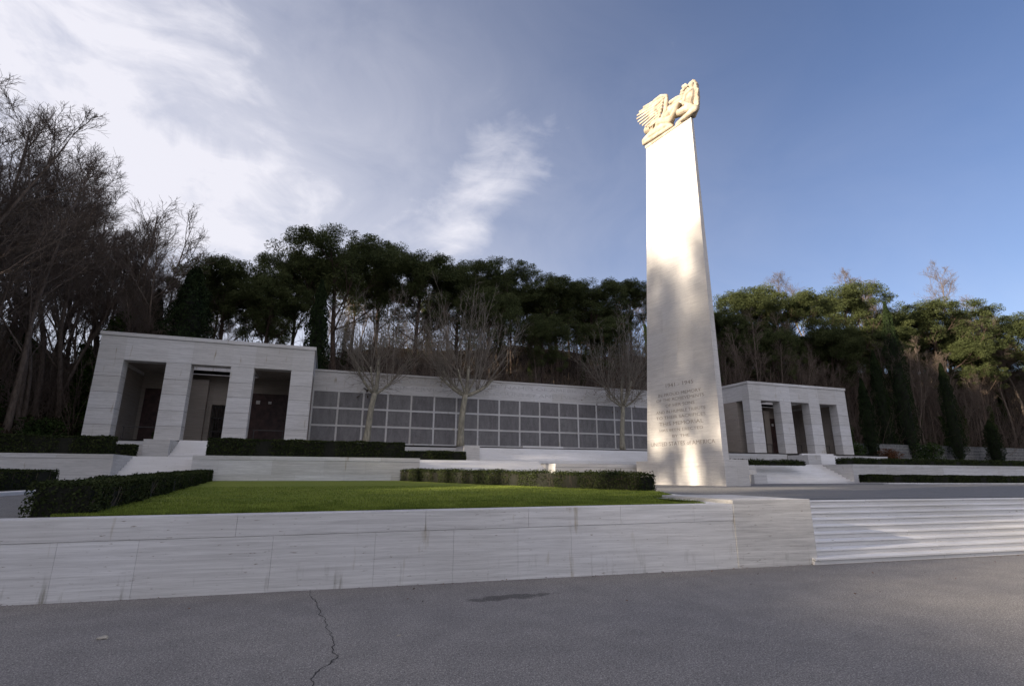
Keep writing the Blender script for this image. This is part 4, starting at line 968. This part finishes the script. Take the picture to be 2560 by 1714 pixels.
for i in range(15):
    px = 1640+i*46+rr.uniform(-15, 15); place_px('pine', 'pine_tree', 'pine', PINE[(i*3+1) % 4], px*D, (735+rr.uniform(-15, 50))*D, rr.uniform(56, 66), 'low shaded pine crown in the wood above and beside the right pavilion', 'low pines behind the right pavilion', fat=1.15)
# bare crowns above and between the pines
for px, py, Y, k, lab in ((1830, 624, 78, 1, 'bare grey tree crown just above the pines over the right pavilion'), (1950, 622, 80, 0, 'bare crown with upright twigs right of the highest right pine'),
        (2010, 640, 72, 2, 'reddish bare crown in the dip between the right pines'), (2125, 626, 78, 4, 'spiky bare crown standing alone above the wide flat pine'),
        (2290, 700, 56, 3, 'bare tree with a few brown leaves near the right edge'), (2262, 760, 57, 1, 'large bare brown tree in front of the right hillside'), (2350, 745, 54, 2, 'bare twiggy tree cut by the right edge')):
    place_px('bare', 'bare_tree', 'tree', BARE[k], px*D, py*D, Y, lab, fat=1.1)
# the tall bare trees at the left
left = [(-150, 150, 33), (-70, 215, 35), (10, 225, 38), (60, 262, 36), (110, 290, 42), (160, 345, 40), (205, 372, 46), (250, 415, 44), (300, 440, 50), (345, 492, 48), (385, 520, 54), (425, 555, 56),
        (30, 330, 52), (90, 370, 56), (150, 410, 60), (220, 440, 62), (290, 480, 66), (370, 545, 68), (20, 480, 44), (140, 520, 48), (240, 560, 52), (330, 590, 58), (-40, 420, 50), (60, 560, 40)]
left += [(175+15*j, 420+13*j+25*((j*5) % 3), 58+(j*7) % 18) for j in range(20)]
left += [(rr_x, 250+rr_x*.78+40*((j*7) % 5), 36+(j*11) % 30) for j, rr_x in enumerate(range(-60, 450, 17))]
for i, (px, py, Y) in enumerate(left):
    py += -4 if px < 40 else 34
    if i >= 24 and i % 2: continue
    if i > 24 and i % 3 == 1: continue
    if px > 175: Y = max(Y, 53)
    elif px > 60: Y = max(Y, 44)
    special = {2: 'tallest dark bare tree at the left edge, reaching highest', 4: 'bare tree with spiky top, second high crown from the left edge', 11: 'bare tree with dense round crown next to the dark cypress'}
    lab = special.get(i, 'bare backlit tree in the thick wood left of and above the left pavilion')
    T = IVYT[i % 2] if i in (8, 10, 14, 20, 21) else BARE[i % 5]
    if T in IVYT: lab = 'ivy clad bare tree with bright sky showing between the trunks, above the left pavilion'
    place_px('bare', 'bare_tree' if T in BARE else 'ivy_clad_tree', 'tree', T, px*D, py*D, Y, lab, 'bare trees of the left wood', fat=1.15)
# thin dark trunks of the wood behind the memorial
rr = random.Random(77)
for i in range(235):
    Y = rr.uniform(54, 92); az = rad(rr.uniform(-16, 64))
    if i > 150: Y = rr.uniform(53, 72); az = rad(rr.uniform(42, 65))
    X = Y*math.tan(az)
    if X > 128: continue
    top = terr(X, Y)+rr.uniform(9, 15)+(3 if i > 150 else 0)
    lab = 'thin bare tree in the dark wood behind the name wall' if X < 45 else 'thin bare tree in the dark wood behind and right of the right pavilion'
    if X < 2: lab = 'thin bare tree in the wood behind the left pavilion'
    place('bare', 'slender_tree', 'tree', THIN[i % 3] if i % 4 else IVYT[i % 2], X, Y, top, lab if i % 4 else lab.replace('thin bare', 'ivy wrapped'), 'slender trees filling the wood')
# cypresses
for px, py, Y, k, fat, lab in ((452, 610, 52, 2, 1.0, 'dark cypress rising above the left pavilion beside the bare wood'), (365, 660, 54, 1, .9, 'slim ivy dark column left of the cypress over the left pavilion'),
        (738, 640, 52, 1, .8, 'slender black green column between pines behind the end of the left pavilion'),
        (2022, 690, 50.5, 2, .42, 'tallest dark cypress right of the right pavilion'), (1995, 800, 52, 0, .6, 'dark cypress just left of the tallest one at the right'), (1968, 865, 49, 1, .9, 'short narrow cypress closest to the right pavilion'),
        (2150, 830, 49, 2, .55, 'middle high cypress between the tallest one and the right edge'), (2260, 960, 48, 0, 1.5, 'short thick cypress near the right edge')):
    place_px('cypress', 'cypress_tree', 'cypress', CYPR[k], px*D, py*D, Y, lab, fat=fat)
# bushes
for X, Y, k, h, lab in ((-20.5, 40, 0, 2.6, 'dark green bush behind the tall hedge at the far left'), (-18.2, 43.5, 0, 2.2, 'dark green bush beside the left wall of the left pavilion'), (-24, 44, 0, 3, 'big dark bush at the foot of the left hillside'),
        (14.5, 51.5, 2, 8.8, 'russet bush behind the name wall between two plane trees'), (21, 52, 2, 8.6, 'russet bush behind the name wall left of the right plane tree'), (0.5, 51.5, 1, 9.5, 'golden brown bush behind the corner of the left pavilion'),
        (62.5, 48, 0, 2.4, 'dark rounded bush between the cypresses at the right'), (68, 47.5, 2, 2.0, 'reddish low bush below the right cypresses'), (75, 47, 0, 2.6, 'dark bush near the right edge below the cypresses')):
    T = BUSH[k]; gz = terr(X, Y)-.1; place('bush', 'bush', 'bush', T, X, Y, gz+h*(1 if h < 5 else .62), lab, fat=1.2)
def thin(X, Y):      # gaps in the wood through which broken sunlight comes
    f = lambda x0, y0, w: abs(Y-(y0+(X-x0)*.0875)) < w
    return f(22, 29, 6.) or f(8, 2.2, 1.3) or f(5, 19, 1.2) or f(8, 14, .8)
# wood that goes on out of the picture to the left and shades the place
rr = random.Random(5)
for i in range(230):
    X = rr.uniform(-86, -24); Y = rr.uniform(-34, 62)
    if X > -.477*Y-(9 if Y < 30 else 17) and Y > 8: continue
    if X > -30 and Y < 6: continue
    T = (PINE[i % 4] if i % 3 else BARE[i % 5])
    if abs(Y-(2.2+(X-9)*.0875)) < 5.5 or abs(Y-(18.5+(X-4)*.0875)) < 3.4 or abs(Y-(29+(X-22)*.0875)) < 6.: continue
    if thin(X, Y):      # thinner stand: lets broken sunlight through to the pylon
        T = BARE[i % 5]
    place('pine', 'pine_tree' if T in PINE else 'bare_tree', 'tree', T, X, Y, terr(X, Y)+rr.uniform(17, 22)+(7 if Y > 31 else 0), 'tree of the wood on the left hillside outside the picture', 'trees of the wood beyond the left edge', fat=1.1)

for i, (dY, X, zt) in enumerate(((-5.5, -45, 33), (-3, -47, 31.5), (-.6, -44, 34), (2, -48, 33), (4.3, -45, 32), (6.5, -47, 34), (-4, -60, 37.5), (-1, -62, 36.5), (2.6, -60, 38.5), (5.4, -63, 38), (.8, -72, 40), (-3, -74, 41))):
    Y = 29+(X-22)*.0875+dY; place('bare', 'bare_tree', 'tree', BARE[i % 5], X, Y, zt+1.1, 'tree of the wood on the left hillside outside the picture', 'trees of the wood beyond the left edge', fat=1.15)
for i, (dY, X, zt) in enumerate(((-2.5, -52, 24.5), (6.4, -52, 26), (-5.8, -53, 26), (.4, -52, 24.2), (3.2, -51, 24.4), (-4.2, -50, 23), (1.8, -55, 24))):
    Y = 29+(X-22)*.0875+dY; place('pine', 'pine_tree', 'tree', PINE[i % 4], X, Y, zt, 'tree of the wood on the left hillside outside the picture', 'trees of the wood beyond the left edge', fat=.55)
for i in range(90):
    X = rr.uniform(-84, -34); Y = rr.uniform(36, 52) if i % 2 else rr.uniform(-12, 6)
    if X > -.477*Y-17: continue
    if (Y < 10 and i % 3) or thin(X, Y) or abs(Y-(2.2+(X-9)*.0875)) < 5.5: continue
    place('pine', 'pine_tree', 'tree', PINE[i % 4], X, Y, terr(X, Y)+rr.uniform(16, 22), 'tree of the wood on the left hillside outside the picture', 'trees of the wood beyond the left edge', fat=1.3)

# undergrowth over the hillside
rg = np.random.default_rng(8); C = []; rr = random.Random(4)
for k in range(2600):
    Y = 51.5+abs(rr.gauss(0, 14)); az = rad(rr.uniform(-30, 66)); X = Y*math.tan(az)
    if X > 125 or (X > -19 and Y < 52.2 and X < 58): continue
    h = rr.uniform(.6, 2.6); z = terr(X, Y); m = 26; s = rr.uniform(.5, 1.3)
    C.append(np.array([X, Y, z])+rg.normal(size=(m, 3))*np.array([s*.6, s*.6, h*.3])+np.array([0, 0, h*.45]))
for k in range(500):
    Y = rr.uniform(30, 52); X = -19.5-abs(rr.gauss(0, 7))-.0*Y; h = rr.uniform(.5, 2.); z = terr(X, Y)
    C.append(np.array([X, Y, z])+rg.normal(size=(26, 3))*np.array([.5, .5, h*.3])+np.array([0, 0, h*.4]))
for k in range(900):
    X = rr.uniform(-80, -27); Y = rr.uniform(-34, 12); h = rr.uniform(2, 6); z = terr(X, Y)
    if thin(X, Y) or abs(Y-(2.2+(X-9)*.0875)) < 5: h = .6
    C.append(np.array([X, Y, z])+rg.normal(size=(60, 3))*np.array([1.2, 1.2, h*.3])+np.array([0, 0, h*.45]))
for k in range(1700):
    Y = rr.uniform(80, 104); X = rr.uniform(-50, 125); h = rr.uniform(3.5, 8.5); z = terr(X, Y)
    if X < 8: h = rr.uniform(1, 2.5)
    C.append(np.array([X, Y, z])+rg.normal(size=(50, 3))*np.array([1.3, 1.3, h*.32])+np.array([0, 0, h*.4]))
C = np.concatenate(C); mi = (rg.random(len(C)) < .35).astype(int)
tag(link(bpy.data.objects.new('undergrowth', np_faces('undergrowth', leaves(rg, C, .34, aspect=.35), 4, [M_BRUSH, M_GBUSH], mi))), 'dark brown and green undergrowth covering the wooded hillside', 'undergrowth', kind='stuff')
# thicket of twigs
tw = MB(); rr = random.Random(9)
for k in range(9000):
    Y = 51.5+abs(rr.gauss(0, 13)); az = rad(rr.uniform(-30, 66)); X = Y*math.tan(az)
    if X > 125 or (X > -19 and Y < 52.0 and X < 58): continue
    z = terr(X, Y); p = np.array([X, Y, z]); d = np.array([rr.gauss(0, .35), rr.gauss(0, .35), 1.]); L = rr.uniform(2., 8.5)
    q, s = chain(rr, p, d/np.linalg.norm(d), L, .035, .012, 4, .1, .02); tw.tube(q, s, 3, cap=False)
    for _ in range(3):
        p2, d2 = sample(q, rr.uniform(.3, .95)); e = rot_about(d2, perp(d2, rr), .6); tw.tube([p2, p2+e*L*.3], [.015, .008], 3, cap=False)
tag(tw.build('thicket', M_BARK), 'tangle of bare saplings and twigs under the trees', 'thicket', kind='stuff')

# dry stone retaining wall at the right foot of the hill
t = thing('stone_retaining_wall', 'dark coursed stone retaining wall behind the cypresses at the right', 'wall', (80, 50.5, 3.3))
M_OLD = simple('weathered_stone', (.14, .14, .135), .9, .35, 4, .4)
mb = MB(); blocks(mb, (56.5, 50.4), EX, FRONT, 56, 3.2, 5.9, .6, (1, 1, 1, 1, 1, 1), 1.3, gap=.05, rs=3); mb.build('wall_face', [M_OLD, M_MORTAR], t)

# ------------------------------------------------------------------ small things on the asphalt
ck = [(772, 1474), (778, 1490), (792, 1505), (803, 1530), (815, 1555), (820, 1567), (832, 1590), (832, 1612), (838, 1633), (845, 1640), (828, 1655), (805, 1668), (790, 1680), (778, 1692), (784, 1714), (775, 1740)]
cp = [atZ(x, y, 0) for x, y in ck]; rr = random.Random(2); fine = []
for a, b_ in zip(cp, cp[1:]):
    for k in range(5): f = k/5; q = a*(1-f)+b_*f; q[0] += rr.gauss(0, .012); q[1] += rr.gauss(0, .012); fine.append(q)
mb = MB()
for a, b_ in zip(fine, fine[1:]):
    d = b_-a; d[2] = 0; n_ = np.array([-d[1], d[0], 0])/np.linalg.norm(d); w = .002+.004*rr.random()
    mb.add([(*(a-n_*w)[:2], .004), (*(a+n_*w)[:2], .004), (*(b_+n_*w)[:2], .004), (*(b_-n_*w)[:2], .004)], [(0, 3, 2, 1)])
tag(mb.build('road_crack', M_CRACK), kind='structure')
def pebble(px, py, s, lab):
    p = atZ(px, py, 0); rg = np.random.default_rng(int(px)); import bmesh
    bm = bmesh.new(); bmesh.ops.create_icosphere(bm, subdivisions=2, radius=1)
    for v in bm.verts: v.co = v.co*(1+.25*math.sin(v.co.x*4+v.co.y*3)); v.co = Vector((v.co.x*s*1.5, v.co.y*s, v.co.z*s*.55+s*.35))
    me = bpy.data.meshes.new('pebble'); bm.to_mesh(me); bm.free(); me.materials.append(M_PEBBLE); o = bpy.data.objects.new('pebble', me); o.location = (p[0], p[1], 0); link(o); tag(o, lab, 'pebble')
pebble(258, 1596, .034, 'pale pebble lying alone on the asphalt at the lower left')
pebble(997, 1588, .014, 'tiny dark pebble on the asphalt right of the crack')

rg = np.random.default_rng(21); C = []
for k in range(110):
    X = rg.uniform(-4, 16); C.append((X, front_y(X)-.03-abs(rg.normal())*(.06 if k % 3 else 1.3)-(.12 if X > 9 else 0), .008+rg.random()*.012))
up_ = np.tile([[0, 0, 1.]], (len(C), 1)); tag(link(bpy.data.objects.new('fallen_leaves', np_faces('fallen_leaves', leaves(rg, np.array(C), .035, up_, 2.), 4, M_RUSSET))), 'small brown fallen leaves scattered at the foot of the road wall', 'leaves', kind='stuff')

# ------------------------------------------------------------------ light
SUN_AZ, SUN_EL = rad(-95), rad(15.3)
sd = Vector((math.sin(SUN_AZ)*math.cos(SUN_EL), math.cos(SUN_AZ)*math.cos(SUN_EL), math.sin(SUN_EL)))
L = bpy.data.lights.new('sun', 'SUN'); L.energy = 5.; L.angle = rad(.9); L.color = (1., .87, .70)
o = bpy.data.objects.new('sun', L); o.rotation_euler = sd.to_track_quat('Z', 'Y').to_euler(); COL.objects.link(o)

w = bpy.data.worlds.new('World'); sc.world = w; w.use_nodes = True; nt = w.node_tree
bg = nt.nodes['Background']; SKY_STRENGTH = .10; bg.inputs['Strength'].default_value = SKY_STRENGTH
sky = N(nt, 'ShaderNodeTexSky', sky_type='NISHITA'); sky.sun_disc = False; sky.sun_elevation = SUN_EL; sky.sun_rotation = SUN_AZ; sky.altitude = 100; sky.air_density = 1.; sky.dust_density = .3; sky.ozone_density = 3.0
tc = N(nt, 'ShaderNodeTexCoord'); nrm = N(nt, 'ShaderNodeVectorMath', operation='NORMALIZE'); nt.links.new(tc.outputs['Generated'], nrm.inputs[0]); DV = nrm.outputs[0]
def M(op, a, b=None, c=None):
    n = N(nt, 'ShaderNodeMath', operation=op)
    for i, v in enumerate((a, b, c)):
        if v is None: continue
        if isinstance(v, (int, float)): n.inputs[i].default_value = v
        else: nt.links.new(v, n.inputs[i])
    return n.outputs[0]
def blob(px, py, ax_deg, ay_deg, tilt):
    """soft elliptical region of the sky around a fixed compass direction and height"""
    d = ray(px, py); d = d/np.linalg.norm(d); e = np.cross(d, [0, 0, 1.]); e /= np.linalg.norm(e); u = np.cross(e, d)
    c, s = math.cos(rad(tilt)), math.sin(rad(tilt)); a, b_ = e*c+u*s, -e*s+u*c
    def dot(v, k):
        n = N(nt, 'ShaderNodeVectorMath', operation='DOT_PRODUCT'); nt.links.new(DV, n.inputs[0]); n.inputs[1].default_value = tuple(v); return M('DIVIDE', n.outputs['Value'], k)
    x, y = dot(a, math.sin(rad(ax_deg))), dot(b_, math.sin(rad(ay_deg)))
    r2 = M('ADD', M('MULTIPLY', x, x), M('MULTIPLY', y, y)); return M('EXPONENT', M('MULTIPLY', r2, -1.))
def add(*l):
    r = l[0]
    for x in l[1:]: r = M('ADD', r, x)
    return r
wv = mapping(nt, DV, (1, 1, 1.5)); n1 = noise(nt, wv, 4.2, 8, .6, .8); n2 = noise(nt, mapping(nt, DV, (1.2, 1.2, 2.4), (3, 1, 2)), 8, 8, .6, .6)
nsum = M('ADD', M('MULTIPLY', n1, .55), M('MULTIPLY', n2, .45))
dense = add(M('MULTIPLY', blob(120, 60, 21, 10, 15), .62), M('MULTIPLY', blob(500, 40, 12, 5, 35), .45), M('MULTIPLY', blob(400, 380, 13, 2.6, 5), .6), M('MULTIPLY', blob(240, 300, 12, 5, -50), .6), M('MULTIPLY', blob(1215, 440, 8.5, 4.2, 60), 1.35),
            M('MULTIPLY', blob(1330, 430, 9, 2.6, 20), .45), M('MULTIPLY', blob(1800, 380, 3.5, 2, -30), .30), M('MULTIPLY', blob(650, 520, 16, 5.5, 5), .55), M('MULTIPLY', blob(1120, 580, 8, 2.4, 10), .5), M('MULTIPLY', blob(480, 600, 9, 2, 5), .55))
cov = M('ADD', M('MULTIPLY', nsum, 3.0), M('SUBTRACT', M('MULTIPLY', dense, .80), 1.95))
cov = N(nt, 'ShaderNodeClamp').outputs[0] if False else M('MINIMUM', M('MAXIMUM', cov, 0.), 1.)
cl = M('POWER', cov, 1.2)
haze = M('MULTIPLY', add(blob(60, 250, 34, 30, 0), M('MULTIPLY', blob(560, 560, 44, 22, 0), .9)), .40)
sepd = N(nt, 'ShaderNodeSeparateXYZ'); nt.links.new(DV, sepd.inputs[0])
low = M('MULTIPLY', M('POWER', M('MAXIMUM', M('SUBTRACT', 1., M('ABSOLUTE', sepd.outputs[2])), 0.), 4.), .36)
haze = M('MULTIPLY', M('ADD', haze, low), M('ADD', M('MULTIPLY', n1, .9), .55))
f = M('MINIMUM', M('ADD', M('MULTIPLY', cl, .56), haze), .92)
CLOUD = (3.75, 3.7, 4.0)
base = mixc(nt, 1., sky.outputs[0], (.54, .53, .62), 'MULTIPLY')
colr = mixc(nt, f, base, CLOUD)
# unseen glow added to the sky behind the camera to brighten the stone fronts
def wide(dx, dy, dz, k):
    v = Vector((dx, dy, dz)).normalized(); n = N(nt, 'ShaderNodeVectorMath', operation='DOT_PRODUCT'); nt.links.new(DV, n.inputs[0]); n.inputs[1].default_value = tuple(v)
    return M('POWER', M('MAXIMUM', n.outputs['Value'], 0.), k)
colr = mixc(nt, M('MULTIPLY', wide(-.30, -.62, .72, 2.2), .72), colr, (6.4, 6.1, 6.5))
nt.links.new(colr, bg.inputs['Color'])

# ------------------------------------------------------------------ camera
cd = bpy.data.cameras.new('camera'); cam = bpy.data.objects.new('camera', cd); COL.objects.link(cam); sc.camera = cam
cd.sensor_width = 36; cd.sensor_fit = 'HORIZONTAL'; cd.lens = CF/2560*36; cd.clip_end = 2000; cd.clip_start = .05
Mx = Matrix.Identity(4)
for i in range(3): Mx[i][0] = CAMR[i]; Mx[i][1] = CAMU[i]; Mx[i][2] = -CAMW[i]
Mx[2][3] = EYE; cam.matrix_world = Mx
sc.view_settings.view_transform = 'Standard'; sc.view_settings.look = 'None'; sc.view_settings.exposure = 1.32; sc.view_settings.gamma = 1; sc.view_settings.use_curve_mapping = False
sc.cycles.max_bounces = 6; sc.cycles.transparent_max_bounces = 8; sc.cycles.use_denoising = True
for o in list(bpy.data.objects):
    if '_local' in o: del o['_local']
